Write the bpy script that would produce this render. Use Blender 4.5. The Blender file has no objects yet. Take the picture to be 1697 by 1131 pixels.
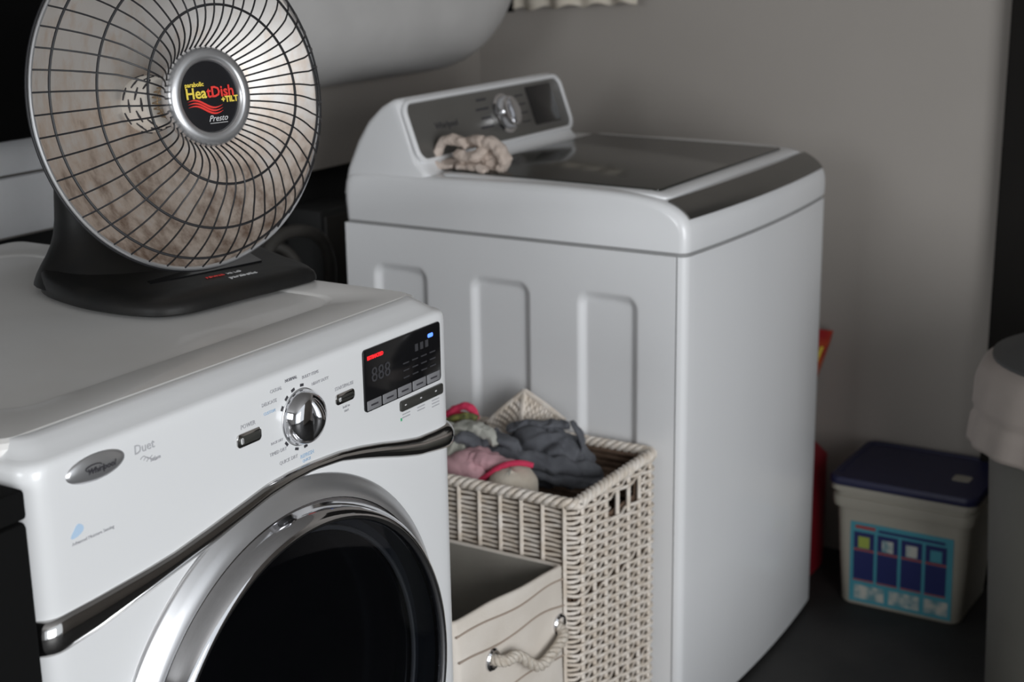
import bpy, bmesh, math, random
import numpy as np
from mathutils import Vector, Matrix, noise
random.seed(7)
C = bpy.context.scene.collection
PI = math.pi
# ------------------------------------------------------------------ camera, world, lights, exposure
sc = bpy.context.scene
cam_d = bpy.data.cameras.new('camera'); cam = bpy.data.objects.new('camera', cam_d); C.objects.link(cam)
RX, UP, FW = Vector((0.521286, -0.853249, -0.015398)), Vector((0.233, 0.1249, 0.9644)), Vector((0.8210, 0.5060, -0.2639))
FW.normalize(); RX = (RX - FW * RX.dot(FW)).normalized(); UP = RX.cross(FW)
m = Matrix((RX, UP, -FW)).transposed().to_4x4(); m.translation = Vector((-1.5507, -1.0467, 1.4155))
cam.matrix_world = m
cam_d.sensor_width = 36; cam_d.lens = 2513.68 / 1697 * 36; cam_d.clip_start = 0.02
cam_d.dof.use_dof = True; cam_d.dof.focus_distance = 1.74; cam_d.dof.aperture_fstop = 5.6
sc.camera = cam
w = bpy.data.worlds.new('daylight'); sc.world = w; w.use_nodes = True
w.node_tree.nodes['Background'].inputs[0].default_value = (0.90, 0.95, 1.0, 1)
w.node_tree.nodes['Background'].inputs[1].default_value = 1.0
def area(name, loc, target, sx, sy, power, col=(1, 1, 1)):
    d = bpy.data.lights.new(name, 'AREA'); d.shape = 'RECTANGLE'; d.size = sx; d.size_y = sy; d.energy = power; d.color = col
    o = bpy.data.objects.new(name, d); C.objects.link(o); o.location = loc
    o.rotation_euler = (Vector(target) - Vector(loc)).to_track_quat('-Z', 'Y').to_euler(); return o
area('open_garage_door_daylight', (-1.7, -2.9, 1.15), (0.0, 0.1, 0.85), 1.9, 1.7, 76, (0.97, 0.985, 1.0))
area('side_fill', (-3.3, 0.1, 1.7), (0.3, 0.3, 0.7), 1.0, 1.1, 26, (0.93, 0.97, 1.0))  # added fill from the left to brighten the washer's side
sc.view_settings.view_transform = 'Standard'; sc.view_settings.look = 'None'
sc.view_settings.gamma = 1.0; sc.view_settings.use_curve_mapping = False; sc.view_settings.exposure = 0.0

# ------------------------------------------------------------------ materials
def mat(name, col, rough=0.5, metal=0.0, coat=0.0, spec=0.5, var=None, vs=8.0, bump=0.0, bs=60.0, emit=None, es=1.0, detail=4, stretch=None):
    mt = bpy.data.materials.new(name); mt.use_nodes = True; nt = mt.node_tree; b = nt.nodes['Principled BSDF']
    b.inputs['Base Color'].default_value = (*col, 1); b.inputs['Roughness'].default_value = rough
    b.inputs['Metallic'].default_value = metal; b.inputs['Coat Weight'].default_value = coat
    b.inputs['Specular IOR Level'].default_value = spec
    tc = nt.nodes.new('ShaderNodeTexCoord')
    if var is None: var = tuple(c * 0.93 for c in col)
    n = nt.nodes.new('ShaderNodeTexNoise'); n.inputs['Scale'].default_value = vs; n.inputs['Detail'].default_value = detail
    src = tc.outputs['Object']
    if stretch:
        mp = nt.nodes.new('ShaderNodeMapping'); mp.inputs['Scale'].default_value = stretch
        nt.links.new(src, mp.inputs[0]); src = mp.outputs[0]
    nt.links.new(src, n.inputs['Vector'])
    cr = nt.nodes.new('ShaderNodeValToRGB'); cr.color_ramp.elements[0].position = 0.38; cr.color_ramp.elements[1].position = 0.62
    cr.color_ramp.elements[0].color = (*var, 1); cr.color_ramp.elements[1].color = (*col, 1)
    nt.links.new(n.outputs[0], cr.inputs[0]); nt.links.new(cr.outputs[0], b.inputs['Base Color'])
    if bump:
        n2 = nt.nodes.new('ShaderNodeTexNoise'); n2.inputs['Scale'].default_value = bs; n2.inputs['Detail'].default_value = 3
        nt.links.new(tc.outputs['Object'], n2.inputs['Vector'])
        bp = nt.nodes.new('ShaderNodeBump'); bp.inputs['Strength'].default_value = bump; bp.inputs['Distance'].default_value = 0.002
        nt.links.new(n2.outputs[0], bp.inputs['Height']); nt.links.new(bp.outputs[0], b.inputs['Normal'])
    if emit:
        b.inputs['Emission Color'].default_value = (*emit, 1); b.inputs['Emission Strength'].default_value = es
    return mt
M_ = {}
M_['dryer'] = mat('dryer_white_enamel', (0.70, 0.705, 0.71), 0.28, coat=0.25, var=(0.69, 0.695, 0.70), vs=3)
M_['dryertop'] = mat('dryer_enamel_lightened_top', (0.76, 0.75, 0.735), 0.24, coat=0.3, var=(0.73, 0.715, 0.695), vs=5)  # same white enamel, lightened to stand in for light on the top
M_['washer'] = mat('washer_white_enamel', (0.77, 0.775, 0.785), 0.3, coat=0.3, var=(0.755, 0.76, 0.77), vs=3)
M_['seam'] = mat('grey_seam_gasket', (0.28, 0.28, 0.28), 0.8)  # plain grey gasket in the joint below the washer deck
M_['chrome'] = mat('polished_chrome', (0.72, 0.72, 0.74), 0.07, 1.0)
M_['darkchrome'] = mat('smoked_chrome', (0.60, 0.59, 0.58), 0.11, 1.0)
M_['satin'] = mat('satin_silver', (0.62, 0.62, 0.63), 0.3, 0.85)
M_['greyface'] = mat('grey_metallic_face', (0.16, 0.155, 0.145), 0.35, 0.4)
M_['bardark'] = mat('dark_olive_strip', (0.055, 0.055, 0.050), 0.3, 0.3)
M_['lid'] = mat('dark_lid_glass', (0.026, 0.026, 0.022), 0.16, 0.0, coat=0.1, spec=0.32)
M_['black'] = mat('black_plastic', (0.008, 0.008, 0.008), 0.5, bump=0.15, spec=0.28, var=(0.013, 0.012, 0.011), vs=14)
M_['gloss'] = mat('gloss_black', (0.008, 0.008, 0.009), 0.12)
M_['wire'] = mat('black_wire_enamel', (0.010, 0.010, 0.012), 0.5)
M_['text'] = mat('grey_print', (0.42, 0.42, 0.44), 0.6)
M_['btext'] = mat('blue_grey_print', (0.42, 0.56, 0.72), 0.6)
M_['wtext'] = mat('pale_print', (0.62, 0.62, 0.62), 0.6)
M_['dtext2'] = mat('mid_grey_print', (0.22, 0.22, 0.24), 0.6)
M_['dtext'] = mat('dark_print', (0.035, 0.033, 0.04), 0.6)
M_['cell'] = mat('display_key_grey', (0.20, 0.20, 0.21), 0.5)
M_['ltext'] = mat('faint_lcd_print', (0.045, 0.045, 0.05), 0.5)
M_['redled'] = mat('red_lit_readout', (0.6, 0.02, 0.02), 0.5, emit=(1.0, 0.02, 0.03), es=0.8)
M_['blueled'] = mat('blue_lit_lamp', (0.1, 0.2, 0.8), 0.5, emit=(0.08, 0.22, 1.0), es=1.6)
M_['redprint'] = mat('red_print', (0.75, 0.04, 0.03), 0.5)
M_['yelprint'] = mat('yellow_print', (0.80, 0.62, 0.08), 0.5)
M_['greenprint'] = mat('green_print', (0.05, 0.40, 0.18), 0.5)
M_['ceramic'] = mat('heater_ceramic', (0.80, 0.76, 0.70), 0.6)
M_['mesh'] = mat('brass_mesh', (0.32, 0.22, 0.12), 0.4, 0.6)
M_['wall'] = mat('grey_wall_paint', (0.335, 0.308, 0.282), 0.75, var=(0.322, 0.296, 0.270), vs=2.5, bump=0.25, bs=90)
M_['lowwall'] = mat('foundation_painted_shade', (0.012, 0.012, 0.012), 0.9, bump=0.3, bs=40)  # deep shade behind the machines is put into this dark colour
M_['floor'] = mat('dark_concrete_floor', (0.020, 0.019, 0.018), 0.7, var=(0.009, 0.009, 0.009), vs=3.5, bump=0.4, bs=50)
M_['ceil'] = mat('ceiling_paint', (0.45, 0.44, 0.43), 0.8)
M_['board'] = mat('white_painted_board', (0.85, 0.86, 0.88), 0.5)
M_['tub'] = mat('smooth_white_plastic', (0.50, 0.49, 0.48), 0.45)
M_['darkthing'] = mat('matte_dark', (0.005, 0.005, 0.005), 0.9, spec=0.1)  # near-black; stands for shade on the added panel and side block
M_['door'] = mat('dark_brown_door_paint', (0.009, 0.008, 0.007), 0.8, spec=0.15)
M_['wicker'] = mat('cream_painted_wicker', (0.80, 0.74, 0.67), 0.6, var=(0.66, 0.58, 0.49), vs=45, bump=0.4, bs=300)
M_['wickin'] = mat('brown_wicker_inside', (0.17, 0.11, 0.075), 0.8, var=(0.09, 0.055, 0.035), vs=60, stretch=(1, 1, 6))
M_['canvas'] = mat('cream_canvas', (0.74, 0.685, 0.62), 0.85, var=(0.67, 0.61, 0.54), vs=9, bump=0.35, bs=500)
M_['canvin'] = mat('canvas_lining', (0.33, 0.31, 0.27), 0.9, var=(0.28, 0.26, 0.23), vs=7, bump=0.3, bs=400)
M_['seamtan'] = mat('tan_stitching', (0.42, 0.34, 0.28), 0.9)
M_['rope'] = mat('cream_rope', (0.62, 0.57, 0.50), 0.8, var=(0.48, 0.42, 0.35), vs=120, bump=0.4, bs=300)
M_['charcoal'] = mat('charcoal_fabric', (0.125, 0.13, 0.145), 0.9, var=(0.075, 0.078, 0.09), vs=12, bump=0.4, bs=350)
M_['pink'] = mat('pale_pink_fabric', (0.58, 0.36, 0.38), 0.85, var=(0.50, 0.29, 0.32), vs=10, bump=0.3, bs=350)
M_['hotpink'] = mat('hot_pink_fabric', (0.62, 0.035, 0.10), 0.8, bump=0.3, bs=300)
M_['cream'] = mat('cream_fabric', (0.60, 0.55, 0.47), 0.85, var=(0.52, 0.46, 0.38), vs=14, bump=0.4, bs=300)
M_['greycloth'] = mat('grey_white_knit', (0.42, 0.42, 0.38), 0.9, var=(0.32, 0.32, 0.28), vs=20, bump=0.5, bs=250)
M_['olive'] = mat('olive_print_fabric', (0.22, 0.22, 0.06), 0.9, var=(0.05, 0.06, 0.03), vs=60)
M_['darkfab'] = mat('black_maroon_fabric', (0.012, 0.010, 0.012), 0.9, var=(0.05, 0.012, 0.015), vs=9)
M_['beige'] = mat('dusty_beige_fabric', (0.62, 0.53, 0.47), 0.9, var=(0.52, 0.43, 0.37), vs=25, bump=0.5, bs=260)
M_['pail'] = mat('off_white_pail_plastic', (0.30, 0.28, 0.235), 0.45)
M_['navy'] = mat('navy_lid_plastic', (0.010, 0.011, 0.045), 0.5)
M_['cyan'] = mat('cyan_label', (0.05, 0.24, 0.30), 0.5)
M_['lnavy'] = mat('navy_label', (0.012, 0.018, 0.10), 0.5)
M_['lwhite'] = mat('white_label', (0.42, 0.42, 0.38), 0.5, var=(0.10, 0.22, 0.25), vs=45)
M_['lgreen'] = mat('green_label', (0.28, 0.34, 0.06), 0.5)
M_['lred'] = mat('red_label', (0.30, 0.03, 0.03), 0.5)
M_['redplastic'] = mat('dark_red_plastic', (0.20, 0.004, 0.012), 0.5)
M_['orange'] = mat('orange_red_film', (0.55, 0.10, 0.03), 0.4, var=(0.35, 0.02, 0.02), vs=22)
M_['bin'] = mat('grey_bin_plastic', (0.075, 0.072, 0.062), 0.6)
M_['binlid'] = mat('dark_grey_bin_lid', (0.035, 0.036, 0.036), 0.6)
M_['liner'] = mat('off_white_liner', (0.26, 0.225, 0.205), 0.75, var=(0.23, 0.20, 0.18), vs=7)
M_['hose'] = mat('dark_grey_hose', (0.045, 0.042, 0.038), 0.5)
# soiled reflective dish: silver with brown dirt specks and painted-in brown reflection
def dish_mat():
    mt = bpy.data.materials.new('soiled_dish_painted_reflection'); mt.use_nodes = True; nt = mt.node_tree; b = nt.nodes['Principled BSDF']
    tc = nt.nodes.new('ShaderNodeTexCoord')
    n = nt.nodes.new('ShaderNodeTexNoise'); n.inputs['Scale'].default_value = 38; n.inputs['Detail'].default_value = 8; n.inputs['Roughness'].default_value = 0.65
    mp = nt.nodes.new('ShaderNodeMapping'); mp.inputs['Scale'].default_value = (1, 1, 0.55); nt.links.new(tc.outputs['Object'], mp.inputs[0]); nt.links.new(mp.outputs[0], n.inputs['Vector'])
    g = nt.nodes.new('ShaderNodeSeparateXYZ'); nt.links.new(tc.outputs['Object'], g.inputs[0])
    # dirt and a painted brown reflection fill the lower half of the bowl (z of the heater)
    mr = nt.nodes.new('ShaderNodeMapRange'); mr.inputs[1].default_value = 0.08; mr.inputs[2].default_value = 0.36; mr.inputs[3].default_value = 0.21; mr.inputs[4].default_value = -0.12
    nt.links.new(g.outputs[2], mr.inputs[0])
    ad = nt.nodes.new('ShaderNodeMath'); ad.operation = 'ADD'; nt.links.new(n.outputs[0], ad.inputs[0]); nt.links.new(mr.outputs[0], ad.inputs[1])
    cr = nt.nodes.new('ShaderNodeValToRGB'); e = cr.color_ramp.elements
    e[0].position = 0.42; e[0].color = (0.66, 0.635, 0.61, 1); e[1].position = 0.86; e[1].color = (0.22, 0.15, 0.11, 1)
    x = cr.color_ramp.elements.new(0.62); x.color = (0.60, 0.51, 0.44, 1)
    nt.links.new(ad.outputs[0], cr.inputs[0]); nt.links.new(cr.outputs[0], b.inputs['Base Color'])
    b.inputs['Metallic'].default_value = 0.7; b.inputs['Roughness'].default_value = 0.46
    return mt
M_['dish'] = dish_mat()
def glass_mat():
    mt = bpy.data.materials.new('tinted_door_glass'); mt.use_nodes = True; nt = mt.node_tree
    for n in list(nt.nodes):
        if n.type != 'OUTPUT_MATERIAL': nt.nodes.remove(n)
    out = [n for n in nt.nodes if n.type == 'OUTPUT_MATERIAL'][0]
    tr = nt.nodes.new('ShaderNodeBsdfTransparent'); tr.inputs[0].default_value = (0.42, 0.44, 0.47, 1)
    gl = nt.nodes.new('ShaderNodeBsdfGlossy'); gl.inputs['Roughness'].default_value = 0.04; gl.inputs[0].default_value = (0.9, 0.93, 1, 1)
    fr = nt.nodes.new('ShaderNodeFresnel'); fr.inputs[0].default_value = 1.35
    mx = nt.nodes.new('ShaderNodeMixShader'); nt.links.new(fr.outputs[0], mx.inputs[0]); nt.links.new(tr.outputs[0], mx.inputs[1]); nt.links.new(gl.outputs[0], mx.inputs[2])
    nt.links.new(mx.outputs[0], out.inputs[0]); return mt
M_['glass'] = glass_mat()

# ------------------------------------------------------------------ helpers
def thing(name, label, cat, loc, group=None, rotz=0):
    o = bpy.data.objects.new(name, None); C.objects.link(o); o.empty_display_size = 0.05
    o.location = loc; o.rotation_euler = (0, 0, rotz); o['label'] = label; o['category'] = cat
    if group: o['group'] = group
    return o
class MB:
    def __init__(s): s.bm = bmesh.new()
    def face(s, vs):
        try: return s.bm.faces.new(vs)
        except ValueError: return None
    def loft(s, rings, close=True, cap0=True, cap1=True):
        R = [[s.bm.verts.new(p) for p in r] for r in rings]; n = len(R[0])
        for a, b in zip(R, R[1:]):
            for i in range(n if close else n - 1):
                j = (i + 1) % n; s.face((a[i], a[j], b[j], b[i]))
        if cap0: s.face(list(reversed(R[0])))
        if cap1: s.face(R[-1])
        return s
    def grid(s, f, nu, nv):
        R = [[s.bm.verts.new(f(i / nu, j / nv)) for j in range(nv + 1)] for i in range(nu + 1)]
        for i in range(nu):
            for j in range(nv): s.face((R[i][j], R[i + 1][j], R[i + 1][j + 1], R[i][j + 1]))
        return s
    def box(s, x0, x1, y0, y1, z0, z1, r=0.0, seg=2):
        b = bmesh.new(); bmesh.ops.create_cube(b, size=1)
        for v in b.verts: v.co = Vector((x0 + (v.co.x + .5) * (x1 - x0), y0 + (v.co.y + .5) * (y1 - y0), z0 + (v.co.z + .5) * (z1 - z0)))
        if r > 0: bmesh.ops.bevel(b, geom=b.edges[:], offset=r, segments=seg, profile=0.5, affect='EDGES', clamp_overlap=True)
        s.merge(b); return s
    def merge(s, b, mtx=None):
        mp = {}
        for v in b.verts: mp[v.index if False else v] = s.bm.verts.new(mtx @ v.co if mtx else v.co)
        for f in b.faces: s.face([mp[v] for v in f.verts])
        b.free()
    def tube(s, pts, r, n=8, closed=False, flat=1.0, rf=None, up=None):
        pts = [Vector(p) for p in pts]; rings = []; N = len(pts); nrm = None
        for i, p in enumerate(pts):
            a = pts[i - 1] if (i > 0 or closed) else p; b = pts[(i + 1) % N] if (i < N - 1 or closed) else p
            t = (b - a).normalized()
            if nrm is None:
                u0 = Vector(up) if up else (Vector((0, 0, 1)) if abs(t.z) < 0.9 else Vector((1, 0, 0)))
                nrm = (u0 - t * u0.dot(t)).normalized()
            else: nrm = (nrm - t * nrm.dot(t)).normalized()
            bi = t.cross(nrm); rr = r * (rf(i / max(1, N - 1)) if rf else 1)
            rings.append([p + (nrm * math.cos(2 * PI * k / n) * flat + bi * math.sin(2 * PI * k / n)) * rr for k in range(n)])
        if closed: rings.append(rings[0]); s.loft(rings, cap0=False, cap1=False); bmesh.ops.remove_doubles(s.bm, verts=s.bm.verts, dist=1e-6)
        else: s.loft(rings)
        return s
    def lathe(s, prof, fr, n=48, cap=True):
        # prof: (radius, k along axis); fr: (center, axis, u, v)
        c, ax, u, v = fr; rings = []
        for r, k in prof: rings.append([c + ax * k + (u * math.cos(2 * PI * i / n) + v * math.sin(2 * PI * i / n)) * max(r, 1e-5) for i in range(n)])
        return s.loft(rings, cap0=cap, cap1=cap)
    def build(s, name, m, parent=None, smooth=True, label=None, angle=40, normals=True):
        if normals: bmesh.ops.recalc_face_normals(s.bm, faces=s.bm.faces[:])
        me = bpy.data.meshes.new(name)
        for f in s.bm.faces: f.smooth = smooth
        if smooth:
            for e in s.bm.edges:
                if len(e.link_faces) == 2 and e.calc_face_angle(0) > math.radians(angle): e.smooth = False
        s.bm.to_mesh(me); s.bm.free(); me.materials.append(m)
        o = bpy.data.objects.new(name, me); C.objects.link(o)
        if parent: o.parent = parent
        if label: o['label'] = label
        return o
def rrect(x0, x1, y0, y1, z, r, n=6):
    pts = []
    for cx, cy, a0 in ((x1 - r, y1 - r, 0), (x0 + r, y1 - r, 90), (x0 + r, y0 + r, 180), (x1 - r, y0 + r, 270)):
        for i in range(n + 1):
            a = math.radians(a0 + 90 * i / n); pts.append((cx + r * math.cos(a), cy + r * math.sin(a), z))
    return pts
def text(name, s, m, parent, org, xdir, ydir, size, ext=0.0003, align='CENTER', label=None, shear=0, bold=0.0):
    cu = bpy.data.curves.new(name, 'FONT'); cu.body = s; cu.size = size; cu.extrude = ext; cu.align_x = align; cu.align_y = 'CENTER'; cu.shear = shear
    cu.offset = bold; cu.resolution_u = 2
    o = bpy.data.objects.new('tmp', cu); C.objects.link(o)
    dg = bpy.context.evaluated_depsgraph_get(); dg.update()
    me = bpy.data.meshes.new_from_object(o.evaluated_get(dg)); bpy.data.objects.remove(o)
    xd = Vector(xdir).normalized(); yd = Vector(ydir); yd = (yd - xd * yd.dot(xd)).normalized(); zd = xd.cross(yd)
    mx = Matrix((xd, yd, zd)).transposed().to_4x4(); mx.translation = Vector(org); me.transform(mx)
    me.materials.clear(); me.materials.append(m)
    ob = bpy.data.objects.new(name, me); C.objects.link(ob); ob.parent = parent
    if label: ob['label'] = label
    return ob
def interp(tab, x):
    if x <= tab[0][0]: return tab[0][1:]
    for a, b in zip(tab, tab[1:]):
        if x <= b[0]:
            t = (x - a[0]) / (b[0] - a[0]); t = t * t * (3 - 2 * t) if False else t
            return tuple(p + (q - p) * t for p, q in zip(a[1:], b[1:]))
    return tab[-1][1:]
def catmull(P, n=8, closed=True):
    out = []; N = len(P); P = [Vector(p) for p in P]
    for i in range(N if closed else N - 1):
        g = lambda k: P[k % N] if closed else P[max(0, min(N - 1, k))]
        a, b, c, d = g(i - 1), g(i), g(i + 1), g(i + 2)
        for j in range(n):
            t = j / n; out.append(0.5 * ((2 * b) + (c - a) * t + (2 * a - 5 * b + 4 * c - d) * t * t + (3 * b - a - 3 * c + d) * t ** 3))
    if not closed: out.append(P[-1])
    return out
def structure(o): o['kind'] = 'structure'; return o

# ------------------------------------------------------------------ the setting
XR, YB = 1.64, 1.00
structure(MB().box(-3.6, 3.0, -4.6, 1.3, -0.06, 0.0).build('floor', M_['floor'], smooth=False))
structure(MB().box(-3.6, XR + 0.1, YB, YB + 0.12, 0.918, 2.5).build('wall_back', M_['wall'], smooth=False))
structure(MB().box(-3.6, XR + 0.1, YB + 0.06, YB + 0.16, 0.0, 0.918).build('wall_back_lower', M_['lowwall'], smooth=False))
structure(MB().box(XR, XR + 0.1, -2.4, YB, 0.0, 2.5).build('wall_right', M_['wall'], smooth=False))
structure(MB().box(-3.6, XR + 0.1, -2.4, YB + 0.12, 2.5, 2.58).build('ceiling', M_['ceil'], smooth=False))
structure(MB().box(0.35, XR + 0.1, -2.5, -2.4, 0.0, 2.5).build('wall_front_blocker', M_['wall'], smooth=False))  # unseen wall added to block daylight on the washer's right side
structure(MB().box(-3.7, -3.6, -2.4, YB + 0.12, 0.0, 2.5).build('wall_left', M_['ceil'], smooth=False))
# dark doorway with a closed dark door in the right wall
d = structure(MB().box(XR - 0.045, XR, -1.15, -0.285, 0.001, 2.05, 0.004).build('door_1', M_['door'], smooth=False))
hb = MB(); hb.lathe([(0.0, 0), (0.026, 0.0), (0.026, 0.006), (0.010, 0.010), (0.010, 0.03), (0.026, 0.038), (0.028, 0.05), (0.018, 0.062), (0, 0.064)],
                   (Vector((XR - 0.045, -1.06, 0.98)), Vector((-1, 0, 0)), Vector((0, 1, 0)), Vector((0, 0, 1))), 20)
hb.build('door_handle', M_['satin'], d)
# white boards fixed along the foot of the back wall panel
bt = thing('wall_ledge_board', 'white horizontal boards along back wall foot behind dark heater base', 'board', (-0.3, YB, 0.925))
MB().box(-1.6, 0.78, -0.022, 0.0, 0.0, 0.098, 0.004).build('board', M_['board'], bt)
MB().box(-1.6, 0.78, -0.014, 0.0, 0.102, 0.16, 0.004).build('board', M_['board'], bt)

# large smooth white body on the back wall, rounded underside and corner
def rrect_xz(x0, x1, z0, z1, y, rl, n=14):
    pts = []
    for cx, cz, a0 in ((x1 - rl, z1 - rl, 0), (x0 + rl, z1 - rl, 90), (x0 + rl, z0 + rl, 180), (x1 - rl, z0 + rl, 270)):
        for i in range(n + 1):
            a = math.radians(a0 + 90 * i / n); pts.append((cx + rl * math.cos(a), y, cz + rl * math.sin(a)))
    return pts
tb = thing('white_tub', 'large smooth white tub with rounded underside fixed high on back wall', 'tub', (0.6, YB, 1.10))
R_ = []
X0, X1, Z0, Z1 = -0.28, 0.90, 0.005, 0.85
for i in range(15):
    a = PI / 2 * i / 14; ins = 0.16 * (1 - math.sin(a)) if False else 0.15 * (1 - math.cos(a)); yy = -0.07 - 0.21 * math.sin(a)
    R_.append(rrect_xz(X0 + ins, X1 - ins, Z0 + ins, Z1 - ins, yy, 0.24 - ins * 0.5))
R_.insert(0, rrect_xz(X0, X1, Z0, Z1, -0.001, 0.24))
MB().loft(R_).build('body', M_['tub'], tb, angle=60)
MB().loft([rrect_xz(X0 - .012, X1 + .012, Z0 - .012, Z1 + .012, -0.001, 0.25), rrect_xz(X0 - .012, X1 + .012, Z0 - .012, Z1 + .012, -0.014, 0.25)]).build('mounting_rim', M_['tub'], tb)

# dark panel added at the upper left to stand in for corner vignette
dk = thing('vignette_panel', 'added dark panel standing in for corner vignette behind dish heater', 'board', (-0.35, YB, 1.087))
MB().box(-1.0, 0.62, -0.05, -0.0, 0.0, 0.75, 0.012).build('panel', M_['darkthing'], dk)
MB().box(-1.0, 0.62, -0.058, -0.05, 0.70, 0.75, 0.003).build('top_rail', M_['darkthing'], dk)

# ------------------------------------------------------------------ dryer
D = thing('clothes_dryer', 'white front-load clothes dryer with chrome dial and round dark glass door', 'dryer', (-0.343, 0, 0))
WV = [(-0.66 - .02, .7795, .0165), (-0.62, .783, .015), (-0.55, .791, .0115), (-0.514, .796, .010), (-0.46, .805, .0095), (-0.41, .8145, .0090), (-0.368, .8235, .0078), (-0.33, .8275, .0062),
      (-0.293, .8285, .0050), (-0.242, .8245, .0060), (-0.20, .8165, .0078), (-0.16, .8070, .0092), (-0.12, .7965, .0102), (-0.082, .7880, .0113), (-0.04, .7835, .013), (-0.005, .7820, .0145)]
WV = [(x + .343, z, h * 1.12) for x, z, h in WV]
def wave(x): return interp(WV, x)
HW = 0.343
def dpath(dy, dx, nfront=56):
    """open path left-back -> front -> right-back, inset by dy at the front and dx at the sides"""
    rc = 0.024; hw = HW - dx; y0 = dy; P = [(-hw, 0.085)]
    for i in range(7):
        a = PI + PI / 2 * i / 6; P.append((-hw + rc + rc * math.cos(a), y0 + rc + rc * math.sin(a)))
    for i in range(1, nfront): P.append((-hw + rc + (2 * hw - 2 * rc) * i / nfront, y0))
    for i in range(7):
        a = -PI / 2 + PI / 2 * i / 6; P.append((hw - rc + rc * math.cos(a), y0 + rc + rc * math.sin(a)))
    P.append((hw, 0.085)); return P
base = dpath(0, 0)
def strip(rows):  # rows: list of functions(i, x)->z with dy, dx
    out = []
    for dy, dx, zf in rows: out.append([(x, y, zf(bx)) for (x, y), (bx, _) in zip(dpath(dy, dx), base)])
    return out
MB().box(-0.340, 0.340, 0.06, 0.79, 0.015, 0.938, 0.010).build('cabinet', M_['dryer'], D)
b = MB(); b.loft(strip([(0.002, 0.002, lambda x: 0.02), (0, 0, lambda x: 0.026), (0, 0, lambda x: 0.30), (0, 0, lambda x: 0.6), (0, 0, lambda x: wave(x)[0])]), close=False, cap0=False, cap1=False)
b.build('front_panel', M_['dryer'], D)
rows = [(0, 0, lambda x: wave(x)[0]), (0, 0, lambda x: 0.88)]
for dy, dx, z in ((0, 0, .935), (.0003, .0005, .942), (.0015, .0025, .9465), (.004, .006, .9493), (.008, .010, .9512), (.0095, .011, .9518), (.020, .016, .9575), (.031, .020, .9632), (.036, .0225, .9650), (.044, .024, .9652)):
    rows.append((dy, dx, (lambda z: (lambda x: z))(z)))
con = MB().loft(strip(rows), close=False, cap0=False, cap1=False).build('control_console', M_['dryer'], D, angle=50)
# chrome wave trim
rows = []
for k in range(9):
    a = -PI / 2 + PI * k / 8; off = 0.0075 * math.cos(a)
    rows.append((-off, -off, (lambda a: (lambda x: wave(x)[0] + wave(x)[1] * math.sin(a)))(a)))
MB().loft(strip(rows), close=False, cap0=False, cap1=False).build('chrome_trim', M_['darkchrome'], D, label='dark chrome wave strip')
# top panel with recessed field
tp = [(0, .934, .02), (0, .958, .02), (.003, .9625, .02), (.008, .9655, .02), (.066, .9655, .045), (.069, .9645, .045), (.072, .9630, .045), (.075, .9628, .045)]
MB().loft([rrect(-.338 + i, .338 - i, .041 + i, .788 - i, z, r) for i, z, r in tp]).build('top_panel', M_['dryertop'], D, angle=20)
# display panel
def plate(x0, x1, z0, z1, y0, y1, r, n=5):
    f = lambda y, i: [(p[0], y, p[2]) for p in rrect_xz(x0 + i, x1 - i, z0 + i, z1 - i, y, r, n)]
    return MB().loft([f(y1, 0), f(y0 + 0.0006, 0), f(y0, 0.0008)])
O = 0.343
LC = (-0.188 + O, -0.028 + O, 0.862, 0.9385)
disp = plate(LC[0], LC[1], LC[2], LC[3], -0.0025, 0.001, 0.005).build('display_panel', M_['gloss'], D)
for i in range(5):
    x0 = LC[0] + 0.003 + i * (LC[1] - LC[0] - 0.004) / 5
    plate(x0, x0 + 0.0285, LC[2] + 0.0015, LC[2] + 0.0135, -0.0032, -0.002, 0.001, 2).build('display_key', M_['cell'], disp)
    MB().box(x0 + .007, x0 + .021, -.0035, -.003, LC[2] + .0065, LC[2] + .0085).build('key_print', M_['dtext'], disp, smooth=False)
text('lit_word', 'ESTIMATED', M_['redled'], disp, (LC[0] + .022, -.003, LC[3] - .011), (1, 0, 0), (0, 0, 1), 0.0062, bold=.0003, label='red lit word')
text('digits', '888', M_['ltext'], disp, (LC[0] + .032, -.003, LC[3] - .034), (1, 0, 0), (0, 0, 1), 0.026)
plate(LC[1] - .028, LC[1] - .017, LC[3] - .0155, LC[3] - .0105, -.0034, -.002, .0015, 3).build('blue_lamp', M_['blueled'], disp, label='small lit blue lamp')
for i in range(3):
    MB().box(LC[1] - .056 + i * .011, LC[1] - .050 + i * .011, -.003, -.0024, LC[3] - .026, LC[3] - .017).build('display_icon', M_['ltext'], disp, smooth=False)
for i in range(4):
    for j in range(3):
        MB().box(LC[0] + .078 + i * .019, LC[0] + .090 + i * .019, -.003, -.0024, LC[3] - .036 - j * .009, LC[3] - .0345 - j * .009).build('display_line', M_['ltext'], disp, smooth=False)
# option bar
def pill(name, x0, x1, z0, z1, parent, m, y=-.003, r=None):
    return plate(x0, x1, z0, z1, y, .001, r or (z1 - z0) * .45, 6).build(name, m, parent)
bar = pill('option_button_bar', -.117 + O, -.025 + O, .843, .8565, D, M_['bardark'], r=.003)
for i in range(3): plate(-.110 + O + i * .033, -.106 + O + i * .033, .8495, .8512, -.0036, -.0025, .0006, 3).build('button_mark', M_['wtext'], bar)
for i in range(3):
    for j in range(2 + (i == 2)):
        MB().box(-.112 + O + i * .032, -.096 + O + i * .032, -.0006, .0, .8375 - j * .004, .8388 - j * .004).build('button_caption', M_['text'], con, smooth=False)
MB().box(-.116 + O, -.1135 + O, -.0008, 0, .831, .8345).build('green_mark', M_['greenprint'], con, smooth=False)
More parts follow.
